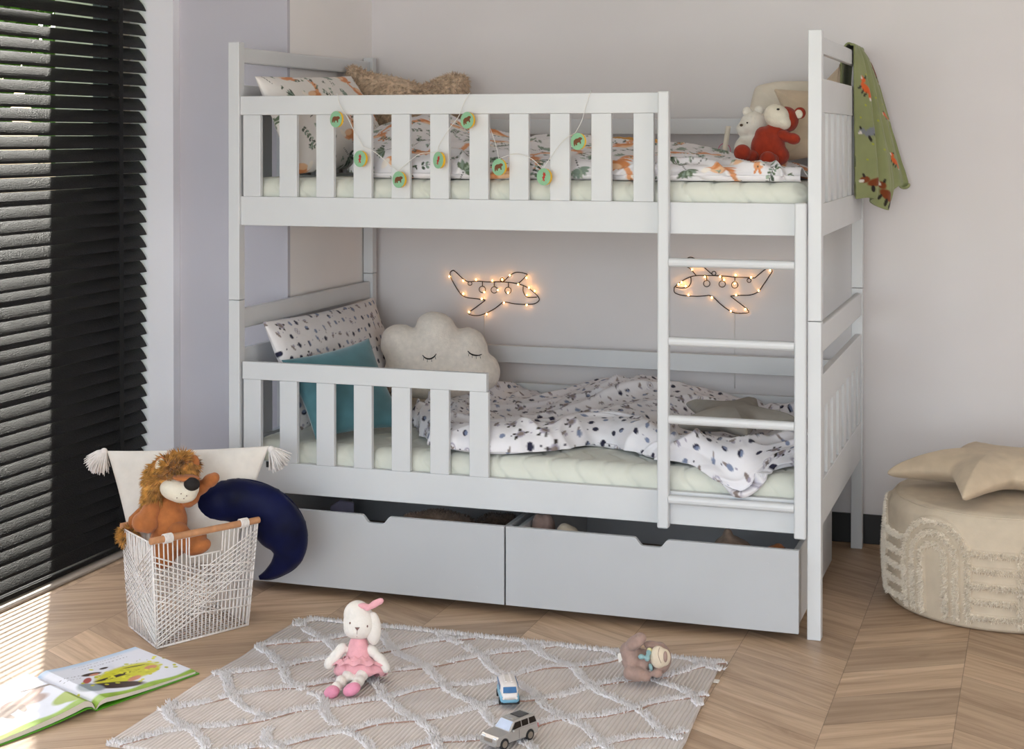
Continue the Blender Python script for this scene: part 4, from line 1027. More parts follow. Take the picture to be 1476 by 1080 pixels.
def rugline(p, q, wob, SG=1):
    L = math.hypot(q[0]-p[0], q[1]-p[1]); n = int(L/.0030); px, py = (q[1]-p[1])/L, -(q[0]-p[0])/L; prev = []
    cl = []
    for i in range(n):
        t = i/n; x = p[0]+(q[0]-p[0])*t; y = p[1]+(q[1]-p[1])*t
        o = .012*math.sin(L*t*2*PI/.34+wob)+.012*fbm(np.array([[L*t*9+wob*7, wob]]), 2, 9)[0]; x += px*o; y += py*o
        if not (RX0+.004 < x < RX1+.015 and RYA+.004 < y < RYB-.003): 
            if len(cl) > 5 and SG > 0: seam.tube([(a, b, rugz(a, b)-.0006+.0030*vnoise(np.array([[a*16, b*16]]))[0]-(SG < 0)*.02) for a, b in cl[::4]], .0022, 5)
            cl = []; continue
        cl.append((x+px*.0135*SG, y+py*.0135*SG))
        z = rugz(x, y)
        if vnoise(np.array([[L*t*14, wob, 3]]), 3)[0] > .75: continue
        for k in range(4):
            a = rng.uniform(-.012, .012); d = np.array([px*(a*34+rng.normal(0, .5)), py*(a*40+rng.normal(0, .5)), 1.1])+rng.normal(0, .35, 3)
            tm.cone((x+px*a+rng.normal(0, .001), y+py*a, z-.001), d, .0095+.005*rng.random(), .0030, 4)
    if len(cl) > 5 and SG > 0: seam.tube([(a, b, rugz(a, b)-.0006+.0030*vnoise(np.array([[a*16, b*16]]))[0]-(SG < 0)*.02) for a, b in cl[::4]], .0022, 5)
for k in range(11):
    c = -.505-.2525*k; rugline((RX0-.05, RX0-.05+c), (RX1+.1, RX1+.1+c), k*1.3)
for k in range(11):
    c = 1.32-.2475*k; rugline((RX0-.05, c-RX0+.05), (RX1+.1, c-RX1-.1), k*2.1+.4, -1)
for i in range(1500):   # ragged tufts along the far edge
    x = rng.uniform(RX0+.03, RX1); y = RYB-.004+rng.normal(0, .003)+.006*fbm(np.array([[x*9, 0]]), 2, 5)[0]; tm.cone((x, y, .007), np.array([0, .35, 1])+rng.normal(0, .4, 3), .010+.006*rng.random(), .003, 4)
tag(tm.build('tufted_lines', M['tuft'], RG, recalc=False, smooth=True), kind='stuff')
seam.build('loop_seams', mat('taupe_loop_yarn', 'a8897b', .9, .1), RG, smooth=True, recalc=False)
MB().box((1.708, -.452, .002), (1.722, -.434, .006)).build('corner_tag', M['linen'], RG)

# ================================================================== bunny doll
fd = Fr(520, 978, 'Z', .014)
DL = empty('bunny_doll', fd.p(518, 990), 'white bunny doll in a pink dress sitting on the rug', 'doll')
b = lumps(fd, [(516, 945, 0, 15, 24, .030, 0), (518, 966, 0, 20, 14, .036, 0), (484, 946, -.01, 8.5, 15, .016, -38), (475, 956, -.012, 8, 10, .015, -30), (492, 936, -.003, 8, 10, .016, -40), (537, 939, -.01, 8, 11, .016, 40), (549, 953, -.015, 8.5, 15, .016, 38), (555, 962, -.02, 7.5, 9, .014, 30),
    (502, 974, -.04, 9, 9, .026, 30), (492, 983, -.07, 8, 9, .024, 25), (485, 991, -.10, 7.5, 8, .020, 20), (522, 972, -.04, 9, 10, .026, 25), (517, 982, -.07, 9.5, 8, .024, 30), (511, 989, -.10, 9, 7.5, .020, 25)], .0035)
b.build('body', MP['doll_white'], DL, smooth=True)
hd = lumps(fd, [(519, 898, -.012, 24.5, 23, .042, 0), (515, 886, -.010, 20, 20, .038, 0), (512, 905, -.016, 17, 15, .038, 0), (518, 880, -.008, 14, 12, .03, 0)], .0035)
HD = hd.build('head', MP['doll_white'], DL, smooth=True)
tr_ = bvh(hd)
one(fd, (538, 906, -.022, 11.5, 24, .017, 3)).build('ear', MP['doll_white'], DL, smooth=True)
one(fd, (511, 879, .006, 9, 8, .016, -10)).build('ear', MP['doll_white'], DL, smooth=True)
dr = MB(); G = []
prof = [(921, 11, .020), (926, 13, .024), (936, 15.5, .029), (946, 18, .033), (951, 20, .036), (957, 29, .046), (962, 34, .050), (967, 37, .052), (971, 37, .050), (973, 34, .046)]
for i, (yy, w_, d_) in enumerate(prof):
    r_ = []
    for j in range(60):
        a = 2*PI*j/60; ruff = 1+(.07*math.sin(a*9+i)*max(0, (i-4)/5)); x = 517+w_*math.cos(a)*ruff+max(0, i-5)*1.0; r_.append(fd.p(x, yy+(2.5*math.sin(a*9+i*.7) if i > 4 else 0), d_*math.sin(a)*ruff))
    G.append(r_)
dr.grid(surf(np.array(G), 30, 60), close_u=True); DR = dr.build('pink_dress', MP['pink_cloth'], DL, smooth=True, solid=.002)
rf = MB()
for q in range(2):
    r_ = []
    for i in range(9):
        t = i/8; ww = 21+q*9+t*8
        r_.append([fd.p(516+ww*math.cos(a)*(1+.07*math.sin(a*11+q)), 948+q*4+t*7+2*math.sin(a*11+q*2), (.037+q*.010+t*.014)*math.sin(a)*(1+.07*math.sin(a*11+q))) for a in np.linspace(0, 2*PI, 73)[:-1]])
    rf.grid(r_, close_u=True)
rf.build('skirt_ruffle', MP['pink_cloth'], DR, smooth=True, solid=.0015)
for x, y, w_ in ((478, 998, 11.5), (507, 994, 13)):
    one(fd, (x, y, -.118, w_, 8.5, .024, 22)).build('pink_shoe', MP['pink_shoe'], DL, smooth=True)
bw = lumps(fd, [(525, 874, -.028, 10, 4.5, .010, -8), (540, 871, -.030, 11.5, 5.5, .008, 32), (530, 877, -.032, 5, 4, .010, 0), (548, 867, -.030, 6, 5, .007, 40)], .003)
bw.build('bow', MP['pink_cloth'], DL, smooth=True)
for x, y in ((504.5, 898.5), (529.5, 903)):
    c = drape(tr_, [(x, y)], .0003)[0]; MB().ell(c, np.diag([.0022, .0018, .0032]), 10, 8).build('sewn_eye', M['brownthread'], HD, smooth=True)
P = drape(tr_, [(511.5, 904.5), (518.5, 904.5), (515, 909.5)], .0002); MB().prism(P, -fd.F*.002).build('nose', M['brownthread'], HD)
MB().tube(drape(tr_, [(515, 909), (514.6, 913), (514.2, 918.5)], .0002), .0007, 5).build('sewn_mouth', M['brownthread'], HD)

# ================================================================== brown plush lying on the rug
fk = Fr(930, 978, 'Z', .014)
BK2 = empty('brown_plush_animal', fk.p(930, 980), 'small brown plush animal with a cream muzzle lying at the right end of the rug', 'plush toy')
b = lumps(fk, [(912, 950, 0, 17, 20, .038, 0), (926, 952, 0, 15, 16, .035, 0), (904, 940, 0, 11, 14, .03, 0), (951, 950, 0, 17, 22, .040, -8), (916, 926, -.02, 16, 9.5, .024, 28), (923, 920, -.022, 9, 8, .02, 0), (917, 972, -.045, 14, 10.5, .024, -8), (930, 974, -.040, 8, 9, .022, 0), (907, 970, -.04, 9, 10, .022, 0), (941, 931, .0, 14, 6.5, .02, -10), (952, 934, .0, 9, 8, .022, -30), (947, 971, -.045, 8.5, 6, .016, 0)], .0035)
b.build('body', MP['brown_plush'], BK2, smooth=True)
mz = lumps(fk, [(949, 947.5, -.034, 12.5, 16.5, .018, 4), (957, 948, -.034, 10, 13, .014, 0)], .003); MZ = mz.build('muzzle', MP['muzzle_cream'], BK2, smooth=True)
tk = bvh(mz)
MB().tube(drape(tk, catmull(np.array([(950.5, 934), (948.8, 942), (950, 949), (953, 956)], float), 12), .0002), .0006, 5).build('mouth_seam', M['brownthread'], MZ, smooth=True)
one(fk, (959, 947, -.047, 3, 8, .008, 0)).build('nose', MP['brown_plush'], BK2, smooth=True)
bo = MB(); bo.fe(fk, 924.5, 947, -.042, 5, 4, .008, 0); bo.fe(fk, 933, 949, -.044, 4, 5, .009, 0); bo.fe(fk, 935, 941, -.040, 4, 4.5, .007, 0); bo.fe(fk, 938, 962, -.036, 3, 6, .008, 15)
remesh(bo, .0025, 3).build('mint_bow', MP['mint_cloth'], BK2, smooth=True)
one(fk, (936, 937, -.035, 3.5, 3, .006, 0)).build('yellow_collar', mat('pale_yellow_cloth', 'd6cf9a', .9), BK2, smooth=True)
lb = MB(); lb.grid([[fk.p(890, 943, -.01), fk.p(894, 941, -.012)], [fk.p(892, 956, -.012), fk.p(898, 951, -.014)]]); lb.build('white_label', M['linen'], BK2, solid=.001)

# ================================================================== toy van
M['vanblue'] = mat('light_blue_toy_paint', '7fb2cc', .25, .02); M['vanwhite'] = mat('white_toy_plastic', 'e4dcd8', .35, .02); M['glassblue'] = mat('blue_toy_glass', '3c6ea0', .12, .1, 40); M['rubber'] = mat('black_rubber', '1a191b', .7, .05)
def place(root, x, y, z, hx, hy): root.location = (x, y, z); root.rotation_euler = (0, 0, math.atan2(hy, hx))
VN = empty('toy_van', (0, 0, 0), 'little light blue and white toy van facing forward on the rug', 'toy van'); WO[VN.name] = np.zeros(3)
def ring_loft(secs, n=28, pw=3.2):
    """secs: (x, halfwidth, z0, z1) -> superelliptic body along x"""
    mb = MB(); G = []
    for x, hw, z0, z1 in secs:
        r = []
        for i in range(n):
            a = 2*PI*i/n; c, s = math.cos(a), math.sin(a); r.append((x, hw*math.copysign(abs(c)**(2/pw), c), (z0+z1)/2+(z1-z0)/2*math.copysign(abs(s)**(2/pw), s)))
        G.append(r)
    mb.grid(G, close_u=True); mb.f += [tuple(range(n))[::-1], tuple((len(G)-1)*n+i for i in range(n))]; return mb
ring_loft([(-.052, .019, .012, .026), (-.050, .0235, .008, .030), (-.03, .0255, .007, .032), (.03, .0255, .007, .032), (.046, .0245, .007, .030), (.052, .0205, .009, .026)]).build('lower_body', M['vanblue'], VN, local=True, smooth=True)
ring_loft([(-.050, .019, .024, .044), (-.046, .0225, .022, .052), (-.03, .0232, .022, .055), (.02, .0232, .022, .055), (.036, .0222, .022, .050), (.0475, .0200, .020, .036), (.0525, .0165, .018, .028)]).build('upper_body', M['vanwhite'], VN, local=True, smooth=True)
wsf = MB(); wsf.grid([[(.0415+.0005, -.0165, .0475), (.0415+.0015, 0, .0480), (.0415+.0005, .0165, .0475)], [(.0505, -.0175, .0355), (.0520, 0, .0355), (.0505, .0175, .0355)]]); wsf.build('windscreen', M['glassblue'], VN, local=True, solid=.002)
for s in (1, -1):
    for x0, x1 in ((-.040, -.020), (-.016, .002), (.006, .026)):
        MB().box((x0, s*.0232-.0009, .036), (x1, s*.0232+.0009, .048)).build('side_window', M['glassblue'], VN, local=True, bevel=.0006)
    MB().box((-.042, s*.008-.003, .0545), (.026, s*.008+.003, .0575)).build('roof_ridge', M['vanwhite'], VN, local=True, bevel=.0012)
    for x in (-.031, .031): MB().tube([(x, s*.0215, .0095), (x, s*.0265, .0095)], .0095, 20).build('wheel', M['rubber'], VN, local=True, bevel=.0008)
    MB().tube([(.050, s*.0165, .022), (.0535, s*.0165, .022)], .003, 14).build('headlamp', M['vanwhite'], VN, local=True)
MB().box((.046, -.0235, .0065), (.0545, .0235, .0105)).build('bumper', M['rubber'], VN, local=True, bevel=.0015)
place(VN, 1.236, -.775, .0115, .42, -.907)

# ================================================================== toy SUV
M['silver'] = mat('silver_toy_paint', 'b9b4b0', .28, .02, metal=.55); M['dglass'] = mat('dark_toy_glass', '17120f', .12, .05); M['pglass'] = mat('pale_windscreen', 'b9c2d6', .1, .05); M['chrome'] = mat('chrome_hub', 'a79d92', .3, .05, metal=.8); M['tail'] = mat('red_tail_lamp', 'b0202c', .3, .02); M['lampw'] = mat('clear_lamp', 'e6e8ee', .1, .01)
SV = empty('toy_suv', (0, 0, 0), 'silver toy off-road car with dark windows at the front edge of the rug', 'toy car'); WO[SV.name] = np.zeros(3)
low = [(-.070, .014), (-.071, .030), (-.068, .037), (.024, .037), (.062, .0335), (.069, .028), (.0705, .014), (.060, .0115)]
def arch(cx, r): return [(cx+r*math.cos(a), .0125+r*math.sin(a)) for a in np.linspace(0, PI, 10)]
P = low[:7]+[(.0595, .0115)]+arch(.043, .0145)+[(-.030+.0005, .0115)]+arch(-.043, .0145)
hw = .028
MB().prism([(x, -hw, z) for x, z in P], (0, 2*hw, 0)).build('lower_body', M['silver'], SV, local=True, bevel=.0016, seg=3)
cab_ = MB(); c = [(-.069, .0365, .0265), (.026, .0365, .0265), (.007, .0560, .0222), (.0, .0580, .0215), (-.058, .0590, .0215), (-.0655, .0565, .0222)]
n = len(c); cab_.v = [(x, -w_, z) for x, z, w_ in c]+[(x, w_, z) for x, z, w_ in c]; cab_.f = [tuple(range(n))[::-1], tuple(range(n, 2*n))]+[(i, (i+1) % n, n+(i+1) % n, n+i) for i in range(n)]
cab_.build('cabin', M['silver'], SV, local=True, bevel=.0015, seg=3)
def quad(p, m, name, t=.0012): 
    q = MB(); q.v = [tuple(a) for a in p]; q.f = [tuple(range(len(p)))]; return q.build(name, m, SV, local=True, solid=t)
for s in (1, -1):
    def sp(x, z): f = (z-.0365)/(.058-.0365); return (x, s*(.0268+(.0219-.0268)*f), z)
    quad([sp(-.066, .040), sp(-.043, .040), sp(-.043, .0535), sp(-.062, .0535)], M['dglass'], 'side_window')
    quad([sp(-.039, .040), sp(-.018, .040), sp(-.018, .0535), sp(-.039, .0535)], M['dglass'], 'side_window')
    quad([sp(-.015, .040), sp(.017, .0385), sp(.003, .0535), sp(-.015, .0535)], M['dglass'], 'side_window')
    for x in (.043, -.043):
        wl = MB().tube([(x, s*.021, .0131), (x, s*.0292, .0131)], .0131, 28).build('wheel', M['rubber'], SV, local=True, bevel=.001)
        hb_ = MB(); hb_.tube([(x, s*.0288, .0131), (x, s*.0298, .0131)], .0082, 20)
        h = hb_.build('hub', M['chrome'], wl, local=True)
        sk = MB()
        for q in range(5):
            a = 2*PI*q/5; sk.box((x-.0006, min(s*.0298, s*.0304), .0112), (x+.0006, max(s*.0298, s*.0304), .0178), Matrix.Translation((x, 0, .0112)) @ Matrix.Rotation(a, 4, 'Y') @ Matrix.Translation((-x, 0, -.0112)))
    m_ = MB().box((.012, s*.028, .036), (.018, s*.0345, .041)).build('wing_mirror', M['silver'], SV, local=True, bevel=.0012)
    MB().box((.060, s*.019-.005, .0265), (.0685, s*.019+.005, .0315)).build('headlamp', M['lampw'], SV, local=True, bevel=.001)
    MB().box((-.0722, s*.0245-.003, .026), (-.0690, s*.0245+.0036, .035)).build('tail_lamp', M['tail'], SV, local=True, bevel=.0006)
    for z in (.0300,): MB().box((-.006, s*.0279, .014), (-.0054, s*.0283, .0365)).build('door_seam', M['rubber'], SV, local=True)
quad([(.0245, -.0235, .0385), (.0245, .0235, .0385), (.0075, .0200, .0555), (.0075, -.0200, .0555)], M['pglass'], 'windscreen')
MB().box((-.052, -.016, .0584), (-.018, .016, .0597)).build('sunroof', M['dglass'], SV, local=True, bevel=.0005)
MB().box((-.014, -.011, .0572), (.002, .011, .0600)).build('roof_pod', M['silver'], SV, local=True, bevel=.001)
MB().box((.064, -.026, .0125), (.0735, .026, .0195)).build('front_bumper', M['silver'], SV, local=True, bevel=.0018)
MB().box((.0690, -.013, .021), (.0722, .013, .028)).build('grille', M['chrome'], SV, local=True, bevel=.0006)
MB().box((-.055, -.022, .008), (.055, .022, .014)).build('underbody', M['rubber'], SV, local=True)
place(SV, 1.331, -1.044, .0115, -.45, -.893)

# ================================================================== open picture book
def book():
    F0 = np.array([.2535, -1.157]); Hv = np.array([-.271, .127]); Wr = np.array([.1045, .324]); Wl = -Wr
    r = empty('open_picture_book', (.16, -1.06, 0), 'open picture book with a green cover lying on the floor in the sun', 'book')
    cov = mat('green_book_cover', '4f9a1c', .35, .06, 20); pap = mat('page_block', 'd8cfc2', .7, .05, 200, stretch=(1, 1, 30)); pg = vmat('printed_page', .35, .02, 50, 0)
    for sd, W in ((1, Wr), (-1, Wl)):
        nu, nv = 190, 170; u = np.linspace(0, 1, nu); v = np.linspace(0, 1, nv); U, V = np.meshgrid(u, v)
        top = .0085+.022*np.power(np.clip(U/.10, 0, 1), .6)*np.exp(-U*3.0) if sd > 0 else .0085+.034*np.power(np.clip(U/.10, 0, 1), .6)*np.exp(-U*2.3)
        top = top-.004*np.exp(-(U/.02)**2)
        def shp(z, ins=0): return np.stack([F0[0]+Hv[0]*V+W[0]*U, F0[1]+Hv[1]*V+W[1]*U, z], -1)
        G = shp(top); col = np.tile(np.array(lin('dfe2ee')[:3]), (nu*nv, 1)); q = np.c_[(U*.34).ravel(), (V*.30).ravel()]
        # printed picture: pale sky, green meadow strip along the bottom edge, one winged insect
        sky = np.array(lin('a9c8e6')[:3]); w = np.clip((V.ravel()-.90)/.08, 0, 1)[:, None]*.8; col = col*(1-w)+sky*w
        ge = (.085+.02*np.sin(q[:, 0]*40)+.03*(1-U.ravel() if sd > 0 else U.ravel())); w = np.clip((ge-V.ravel())/.03, 0, 1)[:, None]; gcol = np.array(lin('8fb03a')[:3])*(1+.25*fbm(q*60, 2, 3)[:, None]); col = col*(1-w)+gcol*w
        ye = lin('c8c62e'); bk = lin('3b2a26'); pk = lin('c98a6d'); gr = lin('9db04a'); gy_ = lin('8d98a0'); rd_ = lin('a8504a')
        E = []
        if sd > 0:
            E += [(.20, .135, .115, .062, .05, ye), (.13, .11, .06, .05, 0, ye), (.25, .115, .05, .035, .3, ye), (.16, .135, .085, .010, .02, bk), (.115, .075, .09, .030, -.5, bk), (.05, .10, .035, .045, .4, gy_), (.075, .155, .030, .012, .8, rd_), (.27, .125, .022, .016, 0, pk), (.185, .085, .03, .014, .3, pk),
                  (.115, .195, .034, .014, -.1, bk), (.12, .188, .018, .009, 0, pk), (.17, .215, .016, .008, 0, bk), (.24, .165, .04, .004, -.3, bk)]
            rr = random.Random(4)
            for i in range(60): E.append((.20+rr.gauss(0, .07), .13+rr.gauss(0, .03), .008, .006, rr.uniform(0, 3), lin(rr.choice(('d8d63c', 'b9b824', 'c8c62e')))))
            for row_, (x0, x1) in ((.268, (.10, .27)), (.248, (.12, .28)), (.205, (.02, .09)), (.185, (.02, .08))):
                x = x0
                while x < x1: l = rr.uniform(.003, .010); E.append((x, row_, l*.5, .0016, 0, lin('6a6a76'))); x += l+.004
            for i in range(7): E.append((.22+i*.013, .19+.012*math.sin(i*1.7), .003, .002, 0, gr))
        else:
            E += [(.13, .15, .075, .035, .3, lin('a98f86')), (.19, .14, .05, .03, -.2, lin('8c7a70')), (.09, .17, .05, .022, -.4, lin('b89c90')), (.06, .19, .06, .006, .5, lin('7a6a62')), (.15, .12, .012, .03, .3, lin('8c7a70')), (.20, .11, .012, .03, -.2, lin('8c7a70')), (.04, .07, .06, .03, -.2, gr), (.02, .05, .05, .03, 0, gr)]
            rr = random.Random(8)
            for row_ in (.268, .25):
                x = .05
                while x < .2: l = rr.uniform(.003, .010); E.append((x, row_, l*.5, .0016, 0, lin('6a6a76'))); x += l+.004
        stamp(q, col, E)
        mb = MB(); mb.grid(G if sd > 0 else G); mb.c.extend(col); mb.build('printed_page', pg, r, smooth=True, recalc=False)
        # page block below the top page
        nb = 30; ub = np.linspace(0, 1, nb); bot = .0035+(.62*(np.interp(ub, u, top[0])-.0085)*np.clip(1-ub*1.1, 0, 1))
        k = MB(); tz = np.interp(ub, u, top[0])-.0006
        for vv in (0.003, .997):
            P = [(F0[0]+Hv[0]*vv+W[0]*a, F0[1]+Hv[1]*vv+W[1]*a) for a in ub*.99]
            k.v += [(x, y, z) for (x, y), z in zip(P, tz)]; k.v += [(x, y, z) for (x, y), z in zip(P, bot)]
        for a, b_ in ((0, nb), ): 
            for i in range(nb-1):
                k.f += [(i, i+1, nb+i+1, nb+i), (2*nb+i, 3*nb+i, 3*nb+i+1, 2*nb+i+1), (nb+i, nb+i+1, 3*nb+i+1, 3*nb+i), (i, 2*nb+i, 2*nb+i+1, i+1)]
        k.f += [(nb-1, 3*nb-1, 4*nb-1, 2*nb-1)]
        k.build('page_block', pap, r)
        # cover board
        ck = MB(); uc = np.linspace(-.003, 1.02, 24)
        cz = (.0008+.55*(np.interp(np.clip(uc, 0, 1), u, top[0])-.0085)*np.clip(1-uc*1.3, 0, 1)) if sd < 0 else np.full(24, .0008)
        for vv in (-.014, 1.014): ck.v += [(F0[0]+Hv[0]*vv+W[0]*a, F0[1]+Hv[1]*vv+W[1]*a, z) for a, z in zip(uc, cz)]+[(F0[0]+Hv[0]*vv+W[0]*a, F0[1]+Hv[1]*vv+W[1]*a, z+.0026) for a, z in zip(uc, cz)]
        for i in range(23): ck.f += [(i, i+1, 24+i+1, 24+i), (48+i, 72+i, 72+i+1, 48+i+1), (i, 48+i, 48+i+1, i+1), (24+i, 25+i, 73+i, 72+i)]
        ck.f += [(0, 24, 72, 48), (23, 71, 95, 47)]
        ck.build('cover_board', cov, r)
book()

# ================================================================== pouf
PC = np.array([2.425, .590]); PR = .352; PH = .350
M['pouf'] = mat('natural_cotton_pouf', 'cbbba6', .95, .04, 20, bump=.4, bscale=420); M['pouftuft'] = mat('ecru_pouf_tufts', 'ebdfce', .95, .06, 50, bump=.4, bscale=300)
PF = empty('tufted_pouf', (PC[0], PC[1], 0), 'round beige pouf with tufted arches standing on the floor at the right', 'pouf')
def ang_at(px, py):
    d = ray(px, py); o = CAM-np.array([PC[0], PC[1], 0]); a = d[0]**2+d[1]**2; b = 2*(o[0]*d[0]+o[1]*d[1]); c = o[0]**2+o[1]**2-PR**2; q = b*b-4*a*c
    t = (-b-math.sqrt(max(q, 0)))/(2*a); p = o+d*t; return math.atan2(p[1], p[0]), p[2]
a1 = ang_at(1306, 840)[0]; a2 = ang_at(1404, 860)[0]; a3 = ang_at(1463, 860)[0]
AW = a2-a1; PER = a3-a1; nper = max(4, round(2*PI/PER)); PER2 = 2*PI/nper; ac = (a1+a2)/2
def pouf_h(th, z):
    """1 where a tufted band runs"""
    q = ((th-ac+PER2/2) % PER2)-PER2/2; x = q*PR; W = AW*PR/2*PER2/PER*.98; zt = .322; zs = zt-W
    d = np.where(z > zs, np.hypot(x, z-zs), np.abs(x)); out = np.zeros_like(x)
    bw_ = W/5.3
    for o in (W-bw_*.5, W-bw_*2.05, W-bw_*3.5): out = np.maximum(out, np.clip((bw_*.5-np.abs(d-o))/.004, 0, 1)*(z > .025))
    lad = (np.abs(x) > W-.002); rung = np.zeros_like(x)
    for zr in (.045, .092, .139, .186, .233): rung = np.maximum(rung, np.clip((.0115-np.abs(z-zr))/.004, 0, 1))
    return np.maximum(out, rung*lad)
nth, nz = 720, 170; th = np.linspace(0, 2*PI, nth, endpoint=False)
G = []; zs_ = []; 
prof = [(PR-.020, 0.001), (PR-.008, .003), (PR, .012)]+[(PR+.010*math.sin(PI*(i/120)), .012+(.295-.012)*i/120) for i in range(1, 121)]
for i in range(1, 26): a = PI/2*i/25; prof.append((PR-.050+.050*math.cos(a), .295+.050*math.sin(a)))
for i in range(1, 24): f_ = i/23; prof.append(((PR-.050)*(1-f_)+.002, .345+.012*math.sin(f_*PI/2)))
for R_, z in prof:
    tt = th; side = (z < .34); h = pouf_h(tt, np.full_like(tt, z)) if side else np.zeros_like(tt)
    w = fbm(np.c_[np.cos(tt)*4, np.sin(tt)*4, np.full_like(tt, z*9)], 2, 4)*.004
    rr = R_+(h*.007*(R_ > PR-.03)+w)*np.clip(z/.05, 0, 1)*min(1, R_/.05)
    zz = z+(fbm(np.c_[np.cos(tt)*R_*6, np.sin(tt)*R_*6, np.ones_like(tt)], 3, 6)*.006 if z > .33 else 0)
    G.append(np.c_[PC[0]+rr*np.cos(tt), PC[1]+rr*np.sin(tt), np.broadcast_to(zz, tt.shape)])
mb = MB(); mb.grid(np.array(G), close_u=True); mb.f += [tuple(range(nth)), tuple((len(G)-1)*nth+i for i in range(nth))]
mb.build('cotton_body', M['pouf'], PF, smooth=True)
mb = MB(); mb.tube([(PC[0]+(PR-.022)*math.cos(a), PC[1]+(PR-.022)*math.sin(a), .3375) for a in np.linspace(0, 2*PI, 121)[:-1]], .0022, 6, closed=True); mb.build('seam', M['pouf'], PF, smooth=True)
pt = MB(); N_ = 52000; A_ = rng.uniform(-PI*1.08, .15, N_); Z_ = rng.uniform(.02, .31, N_); H_ = pouf_h(A_, Z_)
for a, z, h in zip(A_, Z_, H_):
    if h < .9: continue
    n = np.array([math.cos(a), math.sin(a), 0]); p = np.array([PC[0], PC[1], 0])+n*(PR+.010*math.sin(PI*max(0, (z-.012)/.283))+.004); p[2] = z
    pt.cone(p, n*1.3+np.array([0, 0, -.45])+rng.normal(0, .45, 3), .0105+.005*rng.random(), .0024, 3)
tag(pt.build('tufts', M['pouftuft'], PF, recalc=False), kind='stuff')
mb = flat_star('beige_star', 2.40, .577, .425, .336, 3.21, .115, M['beige'], rx=0, ry=0, seed=8, r=.50)
V = np.array(mb.v); dx = np.hypot(V[:, 0]-PC[0], V[:, 1]-PC[1]); V[:, 2] -= np.clip(dx-.10, 0, 1)**2*.55; V[:, 2] = np.maximum(V[:, 2], np.where(dx < PR, .360, 0)); mb.v = [tuple(p) for p in V]
tag(mb.build('star_cushion', M['beige'], smooth=True), 'beige star shaped cushion lying on top of the round pouf', 'cushion')

# ================================================================== toys in the drawers
def drawer_toy(name, x, y, Y, L, m, label, cat='plush toy', fur=0):
    f = Fr(x, y, 'Y', Y); mb = MB()
    for e in L: mb.fe(f, *e)
    mb = remesh(mb, .005, 5); V = np.array(mb.v); V[:, 2] = np.maximum(V[:, 2], .0415); mb.v = [tuple(p) for p in V]
    if fur:
        P, N = sample(mb, fur); 
        for p, n in zip(P, N):
            if p[2] > .09: mb.cone(p-n*.001, n+rng.normal(0, .5, 3)+np.array([0, 0, -.3]), .012, .002, 3)
    tag(mb.build(name, m, smooth=True, recalc=not fur), label, cat)
drawer_toy('plush_toy', 630, 755, .20, [(630, 764, 0, 48, 28, .06, 0), (600, 766, -.02, 30, 26, .05, 0), (660, 769, -.03, 30, 26, .05, 0)], MP['taupe_plush'], 'fuzzy tan plush in the left drawer beside its notch', fur=3500)
drawer_toy('plush_toy', 712, 762, .16, [(712, 769, 0, 30, 28, .06, 0), (733, 767, 0, 18, 25, .05, 0), (695, 774, -.03, 16, 24, .04, 0)], MP['dark_plush'], 'dark brown plush at the right end of the left drawer', fur=2500)
drawer_toy('plush_toy', 782, 765, .14, [(776, 762, 0, 10, 22, .04, 0), (788, 764, 0, 13, 24, .045, 0), (782, 785, 0, 22, 25, .06, 0)], MP['brown_plush'], 'mauve brown plush at the left end of the right drawer')
drawer_toy('plush_toy', 818, 765, .10, [(814, 770, 0, 13, 16, .03, 0), (822, 780, 0, 16, 22, .04, 0)], MP['muzzle_cream'], 'cream plush beside the mauve one in the right drawer')
drawer_toy('plush_toy', 1052, 785, .14, [(1052, 790, 0, 24, 18, .06, 0), (1049, 775, 0, 8, 14, .03, 0), (1060, 800, 0, 28, 24, .07, 0)], MP['taupe_plush'], 'tan plush in the right drawer below the ladder')
drawer_toy('plush_toy', 1120, 795, .12, [(1120, 800, 0, 18, 14, .05, 0), (1122, 790, -.01, 8, 7, .02, 0), (1110, 812, 0, 24, 22, .06, 0)], MP['orange_plush'], 'brown plush at the right end of the right drawer')
mb = MB(); f = Fr(490, 722, 'Y', .42); mb.prism([f.p(476, 731), f.p(490, 722), f.p(510, 726), f.p(512, 790), f.p(478, 790)], f.F*.02)
V = np.array(mb.v); V[:, 2] = np.maximum(V[:, 2], .0415); mb.v = [tuple(p) for p in V]
tag(mb.build('folded_cloth', MP['lilac_cloth'], bevel=.003), 'pale lilac folded cloth standing at the back of the left drawer', 'cloth')

